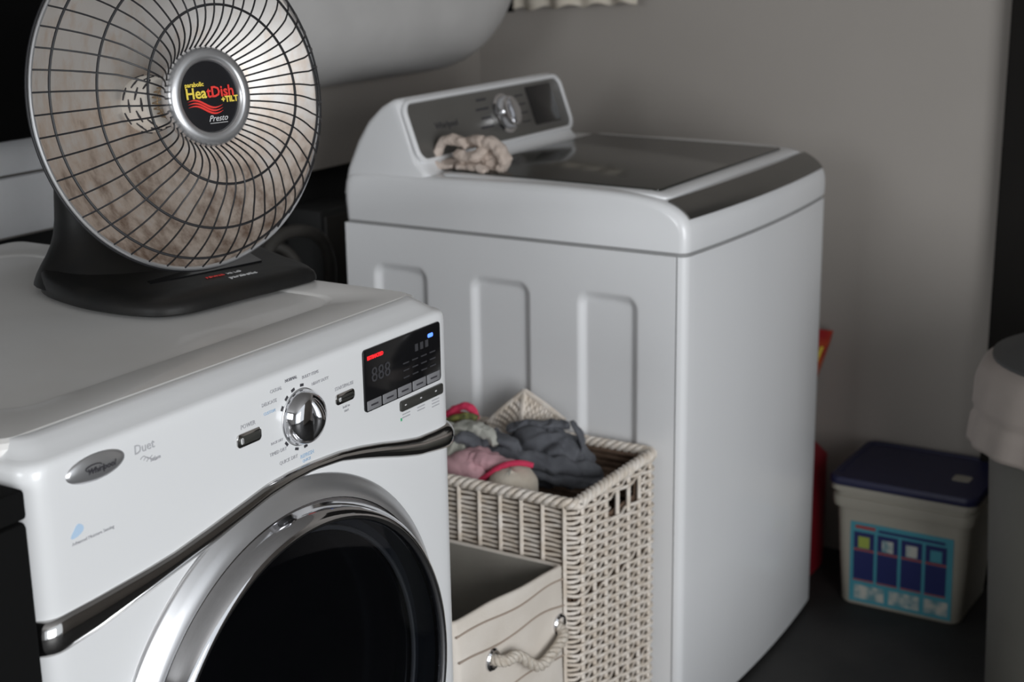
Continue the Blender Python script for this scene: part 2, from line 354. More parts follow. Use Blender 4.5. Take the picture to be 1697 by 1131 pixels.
# power and start buttons
for nm, x0, x1, z0, z1, cap in (('power_button', -.411, -.372, .8855, .9005, 'POWER'), ('start_button', -.242, -.2065, .886, .899, 'START/PAUSE')):
    pb = pill(nm, x0 + O, x1 + O, z0, z1, D, M_['darkchrome'], y=-.002, r=.005)
    plate(x0 + O + .003, x1 + O - .003, z0 + .003, z1 - .003, -.0032, -.001, .003).build('button_face', M_['bardark'], pb)
    plate(x0 + O + .004, x0 + O + .0085, z0 + .004, z1 - .004, -.0038, -.002, .002).build('button_lamp', M_['wtext'], pb)
    text('caption', cap, M_['text'], con, ((x0 + x1) / 2 + O, -.0004, z1 + .0065), (1, 0, 0), (0, 0, 1), 0.0068 if cap == 'POWER' else .0058)
for j in range(2): text('caption', ('hold to', 'start')[j], M_['text'], con, (-.222 + O, -.0004, .8805 - .005 * j), (1, 0, 0), (0, 0, 1), 0.0045)
# dial
DC = Vector((-.3035 + O, 0, .8910))
axf = (DC, Vector((0, -1, 0)), Vector((1, 0, 0)), Vector((0, 0, 1)))
dial = MB().lathe([(.0315, -.001), (.0315, .004), (.0305, .006), (.0295, .011), (.0270, .0155), (.0225, .0185), (.015, .0202), (.007, .0208), (0, .021)], axf, 64).build('selector_dial', M_['chrome'], D, angle=50, label='polished chrome selector dial')
# raised grip across the dial, curved like a leaf
g = MB(); R2 = []
for i in range(17):
    t = i / 16 * 2 - 1; hw = .0098 * math.sqrt(max(0, 1 - t * t)) ** 0.8 + .0004
    zz = t * .026; R2.append([DC + Vector((math.cos(a) * hw + .006 * (1 - t * t), -.013 - (.0150 * (1 - t * t * .8)) * max(0, math.sin(a)) ** .6, zz)) for a in [PI * k / 10 for k in range(11)]])
gr = g.loft(R2, close=True).build('dial_grip', M_['chrome'], dial, angle=60)
# lamps around the dial and captions
for ang in (109, 84, 130, 150, 221, 253, 278):
    a = math.radians(ang); c = DC + Vector((math.cos(a), 0, math.sin(a))) * .0362
    t = Vector((-math.sin(a), 0, math.cos(a))); r = Vector((math.cos(a), 0, math.sin(a)))
    def pt(u, v, y): return c + t * u + r * v + Vector((0, y, 0))
    MB().loft([[pt(-.0028, -.0015, 0), pt(.0028, -.0015, 0), pt(.0028, .0015, 0), pt(-.0028, .0015, 0)], [pt(-.0028, -.0015, -.0008), pt(.0028, -.0015, -.0008), pt(.0028, .0015, -.0008), pt(-.0028, .0015, -.0008)]]).build('cycle_lamp', M_['dtext'], con, smooth=False)
b = MB(); b.lathe([(.0330, .0001), (.0330, .0008), (.0325, .0012), (.032, .0008)], axf, 64, cap=False); b.build('dial_ring', M_['satin'], con)
for s, x, z, m, sz in (('NORMAL', -.3174, .9385, 'dtext2', .0050), ('HEAVY DUTY', -.2675, .9230, 'text', .0050), ('BULKY ITEMS', -.2840, .9350, 'text', .0050), ('CASUAL', -.3435, .933, 'text', .0054), ('DELICATE', -.3555, .9215, 'text', .0056),
                       ('CUSTOM', -.356, .911, 'btext', .0048), ('TIMED DRY', -.3455, .8625, 'text', .0056), ('QUICK DRY', -.3290, .8480, 'text', .0058), ('REFRESH', -.2967, .8445, 'btext', .0062), ('QUICK', -.298, .8385, 'btext', .0048), ('RACK DRY', -.3465, .8745, 'text', .0042)):
    text('cycle_name', s, M_[m], con, (x + O, -.0004, z), (1, 0, 0), (0, 0, 1), sz)
# oval badge
bc = Vector((-.6065 + O, 0, .9285)); R3 = []
for k in range(7):
    a = PI / 2 * k / 6; s_ = math.cos(a); R3.append([bc + Vector((.0375 * s_ * math.cos(q) + .0005, -.0045 * math.sin(a) , .0135 * s_ * math.sin(q))) for q in [2 * PI * i / 40 for i in range(40)]])
badge = MB().loft(R3, cap0=False).build('oval_badge', M_['satin'], D, label='silver oval maker badge')
text('maker_name', 'Whirlpool', M_['dtext'], badge, (bc.x + .003, -.0052, bc.z - .001), (1, 0, 0), (0, 0, 1), .0085, shear=.3)
b = MB(); b.tube([Vector((bc.x - .006 + .010 * math.cos(q), -.0048, bc.z + .0022 + .0028 * math.sin(q))) for q in [2 * PI * i / 24 for i in range(20)]], .0006, 5); b.build('swirl', M_['dtext'], badge)
text('model_word', 'Duet', M_['text'], con, (-.5425 + O, -.0004, .9285), (1, 0, 0), (0, 0, 1), .0135)
for j in range(3):
    MB().tube([Vector((-.549 + O + .004 * j + .016 * t, -.0005, .9175 - .0022 * j + .0022 * math.sin(t * 2 * PI))) for t in [i / 12 for i in range(13)]], .0004, 4).build('wave_mark', M_['text'], con)
text('small_word', 'steam', M_['text'], con, (-.529 + O, -.0004, .913), (1, 0, 0), (0, 0, 1), .006, shear=.2)
b = MB(); b.loft([[Vector((-.636 + O + .0075 * math.cos(q) * (1 - .5 * math.sin(q)), y, .874 + .0055 * math.sin(q) + .003 * math.cos(q))) for q in [2 * PI * i / 16 for i in range(16)]] for y in (0, -.0006)])
b.build('feather_mark', M_['btext'], con, smooth=False, label='small blue feather mark')
text('sensor_words', 'Advanced Moisture Sensing', M_['text'], con, (-.617 + O, -.0004, .8625), (1, 0, 0), (0, 0, 1), .0048)
# door
dc = Vector((0, 0, .5316)); fr = (dc, Vector((0, -1, 0)), Vector((1, 0, 0)), Vector((0, 0, 1)))
door = MB().lathe([(.2925, -.004), (.2915, .003), (.2895, .0045), (.283, .010), (.276, .0155), (.270, .018), (.2665, .0185)], fr, 128, cap=False).build('door', M_['satin'], D, angle=70, label='satin silver door surround')
MB().lathe([(.2665, .0185), (.2655, .0165), (.264, .019), (.262, .026), (.2585, .035), (.254, .041), (.2495, .0435), (.2455, .0425), (.2435, .039), (.243, .030)], fr, 128, cap=False).build('chrome_ring', M_['chrome'], door, angle=70, label='bright chrome door ring')
MB().lathe([(.2435, .038), (.225, .0405), (.19, .043), (.14, .0455), (.08, .047), (0, .0475)], fr, 96, cap=False).build('door_glass', M_['glass'], door, angle=70)
M_['bowl'] = mat('door_bowl_plastic', (0.030, 0.034, 0.042), 0.35)
MB().lathe([(.2433, .034), (.2425, .004), (.232, .002)], fr, 96, cap=False).build('bowl_rim', M_['bowl'], door)
b = MB(); b.tube([dc + Vector((.2285 * math.cos(q), -.006, .2285 * math.sin(q))) for q in [2 * PI * i / 96 for i in range(96)]], .0032, 8, closed=True); b.build('inner_ring', M_['satin'], door)
MB().lathe([(.232, .0018), (.21, .004), (.1, .010), (0, .012)], fr, 64, cap=False).build('bowl', M_['gloss'], door)
for sx in (-.3, .3):
    for y in (.09, .72): MB().lathe([(.022, 0), (.022, .01), (.012, .012), (.012, .02)], (Vector((sx, y, 0)), Vector((0, 0, 1)), Vector((1, 0, 0)), Vector((0, 1, 0))), 16).build('foot', M_['black'], D)

# dark block added flush over the dryer's unlit left side
nb = thing('dark_side_block', 'dark block added to stand for unlit left side of the white dryer', 'cabinet', (-1.019, -0.004, 0))
MB().box(-.325, .325, 0, .7, .03, .905, .006).build('body', M_['darkthing'], nb)
MB().box(-.325, .325, .0, .7, .907, .936, .004).build('top', M_['darkthing'], nb)
for sx in (-.28, .28):
    for y in (.06, .64): MB().box(sx - .02, sx + .02, y - .02, y + .02, 0, .03).build('foot', M_['black'], nb)

# ------------------------------------------------------------------ dish heater on the dryer
HZ = 0.9658
Hh = thing('dish_heater', 'round dish heater with black wire guard on black base', 'heater', (-0.12, 0.37, HZ))
HO = Vector((-0.12, 0.37, HZ))
ol = [(-.045, .2), (-.15, .213), (-.243, .228), (-.276, .275), (-.277, .38), (-.232, .485), (-.12, .53), (.01, .51), (.062, .44), (.040, .32), (-.008, .212)]
def outl(ins, z):
    c = Vector((-.11, .36)); P = []
    for x, y in ol:
        v = Vector((x, y)) - c; v *= (v.length - ins) / v.length; P.append(Vector((c.x + v.x - HO.x, c.y + v.y - HO.y, z)))
    return catmull(P, 7)
def lift(P, k=1.0):  # upper surface rises towards the back
    return [Vector((p.x, p.y, p.z + k * max(0, (p.y + .08)) * .075)) for p in P]
MB().loft([outl(.006, 0.0), outl(0, .003), outl(0, .008), lift(outl(.002, .013)), lift(outl(.008, .018)), lift(outl(.02, .021)), lift(outl(.06, .022)), lift(outl(.11, .022))]).build('base', M_['black'], Hh, angle=50)
sec = [(.010, .134, .100, .055), (.020, .127, .092, .060), (.030, .117, .083, .066), (.042, .104, .074, .072), (.054, .093, .066, .078), (.068, .085, .058, .083), (.088, .079, .048, .088), (.13, .074, .040, .092), (.18, .07, .036, .092), (.25, .055, .034, .088), (.29, .04, .025, .085)]
def sup(hw, hd, cx, cy, z, n=36, e=.9):
    P = []
    for i in range(n):
        a = 2 * PI * i / n; c_, s_ = math.cos(a), math.sin(a)
        x = hw * math.copysign(abs(c_) ** e, c_); y = hd * math.copysign(abs(s_) ** e, s_); t = -.2
        P.append((cx + x * math.cos(t) - y * math.sin(t), cy + x * math.sin(t) + y * math.cos(t), z))
    return P
MB().loft([sup(hw, hd, -.005, cy, z) for z, hw, hd, cy in sec]).build('neck', M_['black'], Hh, angle=60)
# foot recess and switch prints on the base
def bl(x, y): t = -.2; return Vector((x * math.cos(t) - y * math.sin(t), x * math.sin(t) + y * math.cos(t), 0))
b = MB()
pts = [bl(-.075, -.075), bl(.10, -.075), bl(.125, -.01), bl(-.06, -.01)]
b.loft([[p + Vector((0, 0, .016)) for p in pts], [p + Vector((0, 0, .0245)) for p in pts]]); b.build('foot_lamp_recess', M_['gloss'], Hh)
xd = bl(1, 0); yd = bl(0, 1) + Vector((0, 0, .05))
text('switch_word', 'POWER', M_['redprint'], Hh, bl(.005, -.100) + Vector((0, 0, .0232)), xd, yd, .008)
text('switch_word', 'HI LO', M_['wtext'], Hh, bl(.035, -.100) + Vector((0, 0, .0232)), xd, yd, .009)
text('switch_word', 'parabolic', M_['wtext'], Hh, bl(.035, -.118) + Vector((0, 0, .0222)), xd, yd, .012)
# dish
n_ = Vector((math.sin(-.204) * math.cos(.134), -math.cos(-.204) * math.cos(.134), math.sin(.134))).normalized()
cW = Vector((-1.5507 + (-.313 + 1.5507) * 1.135, -1.0467 + (.131 + 1.0467) * 1.135, 1.4155 + (1.238 - 1.4155) * 1.135))
cD = cW - HO
u_ = Vector((0, 0, 1)).cross(n_).normalized(); v_ = n_.cross(u_); u_ = -u_ if u_.x < 0 else u_
RD = 0.21
hf = (cD, n_, u_, v_)
prof = [(RD, .0)] + [(RD * t, -.092 * (1 - t * t)) for t in [1 - i / 14 for i in range(1, 14)]] + [(.012, -.092)]
dish = MB().lathe(prof, hf, 96, cap=False).build('dish', M_['dish'], Hh, angle=80, label='soiled silver reflector dish with painted brown reflection')
prof2 = [(RD + .001, -.001)] + [(RD * t + .002, -.006 - .092 * (1 - t * t)) for t in [1 - i / 14 for i in range(1, 14)]] + [(.0, -.099)]
MB().lathe(prof2, hf, 96, cap=False).build('dish_shell', M_['black'], Hh, angle=80)
circ = lambda r, k, n=120: [cD + n_ * k + (u_ * math.cos(2 * PI * i / n) + v_ * math.sin(2 * PI * i / n)) * r for i in range(n)]
MB().tube(circ(RD, .001), .0028, 8, closed=True).build('dish_rim', M_['satin'], Hh)
gb = MB().tube(circ(RD + .0022, -.0035), .0022, 8, closed=True).build('wire_guard', M_['wire'], Hh)
# ceramic element
el = MB().lathe([(.036, -.090), (.036, -.075), (.033, -.062), (.030, -.045), (.026, -.042), (.012, -.042), (0, -.042)], hf, 32).build('ceramic_element', M_['ceramic'], Hh)
for j in range(4):
    for i in range(7):
        a = 2 * PI * (i + .5 * (j % 2)) / 7; rr = (.0362, .0352, .033, .0312)[j]; k = (-.083, -.072, -.061, -.050)[j]
        c = cD + n_ * k + (u_ * math.cos(a) + v_ * math.sin(a)) * rr; t = (-u_ * math.sin(a) + v_ * math.cos(a)); q = (u_ * math.cos(a) + v_ * math.sin(a))
        P = [c + t * (.0085 * x) + n_ * (.0024 * y) for x, y in ((-1, 0), (0, .8), (1, 0), (0, -.8))]
        MB().loft([[p - q * .001 for p in P], [p + q * .0008 for p in P]]).build('element_slot', M_['dtext'], el, smooth=False)
b = MB()
for i in range(18):
    a = 2 * PI * i / 18; a2 = a + .5
    for s in (1, -1):
        b.tube([cD + n_ * (-.042 + .08 * t) + (u_ * math.cos(a + s * .6 * t) + v_ * math.sin(a + s * .6 * t)) * .021 for t in (0, .25, .5, .75, 1)], .0007, 3)
for k in (-.03, -.015, .0, .015, .03): b.tube(circ(.021, k, 24), .0007, 3, closed=True)
b.build('element_cage', M_['mesh'], Hh, smooth=False)
# guard wires
gp = [(.040, .034), (.056, .042), (.070, .062), (.086, .078), (.107, .084), (.132, .078), (.160, .062), (.180, .044), (.197, .022), (.207, .006), (.2125, -.003)]
GP = catmull([(r, k, 0) for r, k in gp], 3, closed=False)
NW = 50
for i in range(NW):
    a = 2 * PI * i / NW
    def pp(r, k):
        aa = a + .10 * (1 - min(1, (r - .04) / .10)) ; return cD + n_ * k + (u_ * math.cos(aa) + v_ * math.sin(aa)) * r
    MB().tube([pp(p.x, p.y) for p in GP], .00115, 5).build('wire', M_['wire'], gb)
for r, k in ((.107, .0858), (.160, .0638), (.197, .0238)):
    MB().tube(circ(r, k - .0028), .00165, 6, closed=True).build('guard_ring', M_['wire'], gb)
# hub badge
hub = MB().lathe([(.030, .030), (.055, .032), (.060, .038), (.0612, .046), (.0600, .053), (.0565, .057), (.050, .0585), (.0465, .058), (.044, .0555), (.0425, .051)], hf, 72, cap=False).build('hub', M_['satin'], Hh, angle=70, label='silver ring hub of guard')
M_['badge'] = mat('badge_black', (0.012, 0.012, 0.014), 0.25)
MB().lathe([(.043, .0485), (.0428, .0515), (.02, .0525), (0, .0528)], hf, 48, cap=False).build('badge_face', M_['badge'], hub)
def hb_(x, y, k=.0545): return cD + n_ * k + u_ * x + v_ * y
text('badge_word', 'parabolic', M_['yelprint'], hub, hb_(-.022, .0155), u_, v_, .0075, bold=.0002)
text('badge_word', 'Hea', M_['yelprint'], hub, hb_(-.0060, .0045), u_, v_, .0185, bold=.0004, align='RIGHT', label='yellow letters')
text('badge_word', 'tDish', M_['redprint'], hub, hb_(-.0055, .0045), u_, v_, .0185, bold=.0004, align='LEFT', label='red letters')
text('badge_word', '+TILT', M_['yelprint'], hub, hb_(.027, -.0055), u_, v_, .0098, bold=.0004, label='yellow letters')
text('badge_word', 'Presto', M_['wtext'], hub, hb_(.006, -.0270), u_, v_, .0105, shear=.4, label='white script')
MB().tube([hb_(-.006 + .026 * t, -.0325, .054) for t in (0, .5, 1)], .0004, 4).build('badge_line', M_['wtext'], hub)
for j in range(3):
    top = [(-.034 + .05 * t, -.004 - .0035 * j - .007 * t - .0035 * math.sin(t * 2 * PI) * -1 - (.0 if j else 0)) for t in [i / 14 for i in range(15)]]
    top = [(x, y) for x, y in top]; th = .0026
    low = [(x, y - th * math.sin(PI * (i / 14)) - .0002) for i, (x, y) in enumerate(top)]
    P = top + low[::-1]
    MB().loft([[hb_(x, y, .0530) for x, y in P], [hb_(x, y, .0540) for x, y in P]]).build('flame_wave', M_['redprint'], hub, smooth=False)

# ------------------------------------------------------------------ washer
WX, WY = .673, -.013
Wd = thing('washing_machine', 'white top-load washing machine with dark glass lid', 'washing machine', (WX, WY, 0))
WW, WD = .656, .700
def wring(ins, z, bow=.017, n=26):
    P = []; rc = .016
    def fy(x): return -bow * (1 - ((x - WW / 2) / (WW / 2)) ** 2)
    x0, x1, y1 = ins, WW - ins, WD - ins
    P.append((x0, y1, z))
    for i in range(5):
        a = PI + PI / 2 * i / 4; P.append((x0 + rc + rc * math.cos(a), ins + fy(x0 + rc) + rc + rc * math.sin(a), z))
    for i in range(1, n): x = x0 + rc + (x1 - x0 - 2 * rc) * i / n; P.append((x, ins + fy(x), z))
    for i in range(5):
        a = -PI / 2 + PI / 2 * i / 4; P.append((x1 - rc + rc * math.cos(a), ins + fy(x1 - rc) + rc + rc * math.sin(a), z))
    P.append((x1, y1, z)); return P
def opench(R): # drop closing seg on the left: left side built separately with pressed panels
    return R
cab = MB()
rr_ = [wring(.003, .012), wring(0, .016), wring(0, .3), wring(0, .6), wring(0, .885)]
V = [[cab.bm.verts.new(p) for p in r] for r in rr_]; n = len(V[0])
for a, c in zip(V, V[1:]):
    for i in range(1, n): cab.face((a[i], a[(i + 1) % n], c[(i + 1) % n], c[i])) if i < n - 1 else cab.face((a[i], a[0], c[0], c[i]))
cab.face(list(reversed(V[0]))); cab.face(V[-1])
# left side sheet with three pressed-in panels
PAN = [(.085, .205, .812), (.297, .425, .815), (.515, .640, .818)]  # y range (local), top z
def sst(t): t = max(0, min(1, t)); return t * t * (3 - 2 * t)
def press(y, z):
    d = 0
    for y0, y1, zt in PAN:
        cy, hy = (y0 + y1) / 2, (y1 - y0) / 2; r = .028
        qx = abs(y - cy) - hy + r; qz = max(z - zt + r, .10 + r - z) 
        sd = min(max(qx, qz), 0) + math.hypot(max(qx, 0), max(qz, 0)) - r
        d = max(d, sst(-sd / .018) * .0095)
    return d
ys = sorted(set([round(.016 + i * (WD - .016) / 24, 4) for i in range(25)] + [round(c + d_, 4) for p in PAN for c in p[:2] for d_ in [k * .0024 - .020 for k in range(18)]]))
zs = sorted(set([.012, .016, .05] + [round(.08 + i * .03, 4) for i in range(23)] + [round(.775 + i * .0035, 4) for i in range(14)] + [.84, .87, .885] + [round(.10 + k * .004, 3) for k in range(8)]))
G = [[cab.bm.verts.new((press(y, z), y, z)) for z in zs] for y in ys]
for i in range(len(ys) - 1):
    for j in range(len(zs) - 1): cab.face((G[i][j], G[i][j + 1], G[i + 1][j + 1], G[i + 1][j]))
cab.build('cabinet', M_['washer'], Wd, angle=45)
MB().loft([wring(.005, .884), wring(.005, .893)]).build('seam_gasket', M_['seam'], Wd)
# top deck: side profile swept across
PF = [(WD, .892), (WD, .965), (.66, .982), (.523, .983), (.35, .986), (.22, .986), (.13, .984), (.075, .979), (.045, .972), (.024, .962), (.008, .948), (.000, .930), (-.001, .905), (0, .892)]
PFf = catmull([(a, b_, 0) for a, b_ in PF], 4, closed=False)
def bow(x): return -.017 * (1 - ((x - WW / 2) / (WW / 2)) ** 2)
def deck(x, ins, dz=0):
    P = []
    for p in PFf:
        y, z = p.x, p.y; wz = max(0, min(1, (z - .90) / .06)); fw = max(0, 1 - max(0, y) / .12)
        P.append((x, y + bow(x) * fw + ins * fw - ins * (y > .6), z - ins * wz * .9 + dz * wz * max(0, min(1, y / .08))))
    return P
xs = [(0, .014), (.0015, .008), (.005, .0035), (.010, .001), (.018, 0)]
S = [deck(x, i_) for x, i_ in xs]
for k in range(1, 15): x = .018 + (WW - .036) * k / 15; S.append(deck(x, 0, .0035 * math.sin(PI * k / 15)))
S += [deck(WW - x, i_) for x, i_ in reversed(xs)]
dk_ = MB().loft(S).build('top_deck', M_['washer'], Wd, angle=50)
# lid: white frame + dark glass + gray handle strip
def topz(y): 
    for a, c in zip(PFf, PFf[1:]):
        if c.x <= y <= a.x: t = (y - c.x) / max(1e-6, a.x - c.x); return c.y + (a.y - c.y) * t
    return .93
lid = MB()
def lidr(ins, dz, y0=.0475, y1=.50):
    P = []
    for (x, y, z) in rrect(.022 + ins, WW - .028 - ins, y0 + ins, y1 - ins, 0, .02, 5): P.append((x, y + (bow(x) if y < .15 else 0), topz(max(y, .0)) + dz + .003 * math.sin(PI * x / WW)))
    return P
lid.loft([lidr(0, -.001), lidr(0, .0025), lidr(.002, .0042), lidr(.02, .0045)], cap0=False); lido = lid.build('lid', M_['washer'], Wd, angle=50)
def glr(ins, dz):
    P = []
    for (x, y, z) in rrect(.042 + ins, .585 - ins, .070 + ins, .488 - ins, 0, .006, 3): P.append((x, y, .9915 + dz - (.0045 * (1 - sst((y - .07) / .15)))))
    return P
MB().loft([glr(0, -.004), glr(0, .0005), glr(.001, .001)]).build('lid_glass', M_['lid'], lido, angle=50)
b = MB()
def hs(u, v, o=0.0035):
    x = .020 + u * .615; s = v; y = .044 - .038 * s; y += 0
    zz = topz(max(y, .001)); return (x, y + bow(x) - o * (.3 + .7 * s), zz + o * (1 - .6 * s) + .003 * math.sin(PI * x / WW) * (1 - s))
rows_ = [[hs(i / 30, j / 6) for j in range(7)] + [hs(i / 30, 1 - j / 6, -.002) for j in range(7)] for i in range(31)]
b.loft(rows_); b.build('lid_handle', mat('handle_grey_metal', (.17, .165, .155), .25, .8), lido, angle=50, label='dark grey metallic strip')
# console
CW = .583
CP = [(.700, .930), (.709, .936), (.698, .985), (.672, .04 + 1.0), (.645, 1.078), (.615, 1.104), (.590, 1.117), (.578, 1.118), (.571, 1.113), (.532, 1.006), (.520, .992), (.512, .984), (.512, .93)]
def cons(x, ins):
    cy, cz = .62, 1.0; P = []
    for y, z in CP:
        v = Vector((y - cy, z - cz)); L = v.length; v *= (L - ins) / L; P.append((x, cy + v.x, max(.925, cz + v.y)))
    return P
cs = [(.006, .016), (.0075, .009), (.011, .004), (.017, .001), (.026, 0)]
cs2 = [(.004, .034), (.006, .022), (.010, .012), (.017, .004), (.026, 0)]
S = [cons(x, i_) for x, i_ in cs] + [cons(.026 + (CW - .052) * k / 8, 0) for k in range(1, 8)] + [cons(CW - x, i_) for x, i_ in reversed(cs2)]
co = MB().loft(S).build('console', M_['washer'], Wd, angle=38)
f0, f1 = Vector((0, .532, 1.006)), Vector((0, .571, 1.113)); fd = (f1 - f0).normalized(); fn = Vector((0, -fd.z, fd.y))
def fp(x, s, o): p = f0 + fd * s + fn * o; return Vector((x, p.y, p.z))
def fplate(x0, x1, s0, s1, o0, o1, r, n=5): 
    q = lambda o, i: [fp(a, c, o) for a, _, c in [(p[0], 0, p[2]) for p in rrect_xz(x0 + i, x1 - i, s0 + i, s1 - i, 0, r, n)]]
    return MB().loft([q(o0, 0), q(o1 - .0005, 0), q(o1, .0006)])
b = MB()
q = lambda o, i, r: [fp(p[0], p[2], o) for p in rrect_xz(.006 + i, CW - .006 - i, -.004 + i, .116 - i, 0, r, 6)]
b.loft([q(-.001, 0, .026), q(.004, 0, .026), q(.006, .002, .025), q(.006, .007, .021), q(.002, .009, .019)], cap1=False, cap0=False); b.build('console_bezel', M_['washer'], co, angle=60)
face = fplate(.014, CW - .014, .003, .109, -.002, .0025, .018).build('console_face', M_['greyface'], co)
fplate(.432, .533, .020, .100, .002, .0035, .003).build('display_window', M_['gloss'], face)
kc = fp(.330, .056, .002); kf = (kc, fn, Vector((1, 0, 0)), fd)
kn = MB().lathe([(.040, 0), (.040, .003), (.033, .005), (.0315, .016), (.030, .020), (.026, .022), (.014, .0205), (0, .020)], kf, 40).build('cycle_knob', M_['chrome'], face, label='chrome cycle knob')
fplate(.323, .337, .030, .082, .018, .028, .006).build('knob_grip', M_['chrome'], face)
text('maker_word', 'Whirlpool', M_['dtext'], face, fp(.125, .058, .0028), (1, 0, 0), fd, .018)
for i in range(4):
    MB().loft([[fp(.235 + .01 * (i % 2), .035 + .018 * i, .0025), fp(.280, .035 + .018 * i, .0025), fp(.280, .039 + .018 * i, .0025), fp(.235 + .01 * (i % 2), .039 + .018 * i, .0025)],
               [fp(.235 + .01 * (i % 2), .035 + .018 * i, .003), fp(.280, .035 + .018 * i, .003), fp(.280, .039 + .018 * i, .003), fp(.235 + .01 * (i % 2), .039 + .018 * i, .003)]]).build('cycle_caption', M_['dtext'], face, smooth=False)
    MB().loft([[fp(.385, .030 + .018 * i, .0025), fp(.415, .030 + .018 * i, .0025), fp(.415, .033 + .018 * i, .0025), fp(.385, .033 + .018 * i, .0025)],
               [fp(.385, .030 + .018 * i, .003), fp(.415, .030 + .018 * i, .003), fp(.415, .033 + .018 * i, .003), fp(.385, .033 + .018 * i, .003)]]).build('cycle_caption', M_['dtext'], face, smooth=False)
for x in (.05, WW - .05):
    for y in (.05, WD - .05): MB().lathe([(.02, 0), (.02, .008), (.011, .009), (.011, .014)], (Vector((x, y, 0)), Vector((0, 0, 1)), Vector((1, 0, 0)), Vector((0, 1, 0))), 14).build('foot', M_['black'], Wd)

# ------------------------------------------------------------------ crumpled cloth helper
def crumple(center, dims, seed, amp=.35, scale=3.0, sub=4, ridge=True, stretch=(1, 1, 1), flatbase=None, parentless=True):
    b = bmesh.new(); bmesh.ops.create_icosphere(b, subdivisions=sub, radius=1)
    off = Vector((seed * 3.1, seed * 1.7, seed * 5.3))
    for v in b.verts:
        p = v.co.copy(); q = Vector((p.x * stretch[0], p.y * stretch[1], p.z * stretch[2])) * scale + off
        warp = noise.noise_vector(q * .6) * .8
        a = noise.noise(q + warp); a = (1 - abs(a) * 2.4) if ridge else a
        a += .35 * (1 - abs(noise.noise((q + warp) * 2.3)) * 2.4)
        v.co = p * (1 + amp * (a - .6))
        v.co = Vector((v.co.x * dims[0], v.co.y * dims[1], v.co.z * dims[2])) + Vector(center)
        if flatbase is not None and v.co.z < flatbase: v.co.z = flatbase
    s = MB(); s.merge(b); return s
def tagged(o, label, cat, group=None):
    o['label'] = label; o['category'] = cat
    if group: o['group'] = group
    return o

def drape(size, center, squeeze, seed, balls, box, zmin, nx=44, ny=44, steps=90, lift_=.03, rot=0.0, grav=4.0, rough_=.03, iters=10):
    """small position-based cloth: a loosely gathered sheet falls on what lies below and folds"""
    rs = np.random.RandomState(seed); Lx, Ly = size[0] / nx, size[1] / ny
    U, V2 = np.meshgrid(np.linspace(-.5, .5, nx + 1), np.linspace(-.5, .5, ny + 1), indexing='ij')
    def smooth_noise(k):
        g = rs.randn(k, k); xi = (U + .5) * (k - 1.001); yi = (V2 + .5) * (k - 1.001); x0 = xi.astype(int); y0 = yi.astype(int); fx = xi - x0; fy = yi - y0
        fx = fx * fx * (3 - 2 * fx); fy = fy * fy * (3 - 2 * fy)
        return (g[x0, y0] * (1 - fx) * (1 - fy) + g[x0 + 1, y0] * fx * (1 - fy) + g[x0, y0 + 1] * (1 - fx) * fy + g[x0 + 1, y0 + 1] * fx * fy)
    X = U * size[0] * squeeze[0] + smooth_noise(6) * size[0] * .05; Y = V2 * size[1] * squeeze[1] + smooth_noise(6) * size[1] * .05
    c_, s_ = math.cos(rot), math.sin(rot)
    P = np.stack([center[0] + X * c_ - Y * s_, center[1] + X * s_ + Y * c_, center[2] + lift_ + np.abs(smooth_noise(8)) * rough_ + smooth_noise(14) * rough_ * .3], -1)
    Q = P.copy(); dt = 1 / 60
    def con(a, b, L, k):
        d = b - a; l = np.linalg.norm(d, axis=-1, keepdims=True) + 1e-9; c = d * ((l - L) / l) * .5 * k; a += c; b -= c
    LD = math.hypot(Lx, Ly)
    for it in range(steps):
        v = (P - Q) * .96; Q = P.copy(); P = P + np.clip(v, -.01, .01); P[..., 2] -= grav * dt * dt
        for _ in range(iters):
            for o in (0, 1):
                con(P[o:-1:2], P[o + 1::2][:len(P[o:-1:2])], Lx, 1); con(P[:, o:-1:2], P[:, o + 1::2][:, :P[:, o:-1:2].shape[1]], Ly, 1)
            for o in (0, 1):
                for a_, b_ in ((P[o:-1:2, :-1], P[o + 1::2, 1:]), (P[o:-1:2, 1:], P[o + 1::2, :-1])):
                    m_ = min(len(a_), len(b_)); con(a_[:m_], b_[:m_], LD, .5)
            d = P[3:] - P[:-3]; l = np.linalg.norm(d, axis=-1, keepdims=True) + 1e-9; c = d * (np.minimum(0, l - 3 * Lx * .62) / l) * .5 * .5; P[:-3] += c; P[3:] -= c
            d = P[:, 3:] - P[:, :-3]; l = np.linalg.norm(d, axis=-1, keepdims=True) + 1e-9; c = d * (np.minimum(0, l - 3 * Ly * .62) / l) * .5 * .5; P[:, :-3] += c; P[:, 3:] -= c
            for bc, br in balls:
                bc = np.array(bc); br = np.array(br); d = (P - bc) / br; l = np.linalg.norm(d, axis=-1, keepdims=True) + 1e-9
                P = np.where(l < 1, bc + d / l * br, P); 
            if box: P[..., 0] = np.clip(P[..., 0], box[0], box[1]); P[..., 1] = np.clip(P[..., 1], box[2], box[3])
            P[..., 2] = np.maximum(P[..., 2], zmin)
    m_ = MB(); m_.grid(lambda u, v: Vector(P[int(round(u * nx)), int(round(v * ny))].tolist()), nx, ny); return m_
def addp(m_, mtl, par, org, nm='fold', thick=.003, sub=1):
    o = m_.build(nm, mtl, par, angle=179)
    o.data.transform(Matrix.Translation(-Vector(org)))
    sol = o.modifiers.new('thickness', 'SOLIDIFY'); sol.thickness = thick; sol.offset = 0
    if sub: sb = o.modifiers.new('smooth', 'SUBSURF'); sb.levels = sub; sb.render_levels = sub
    return o
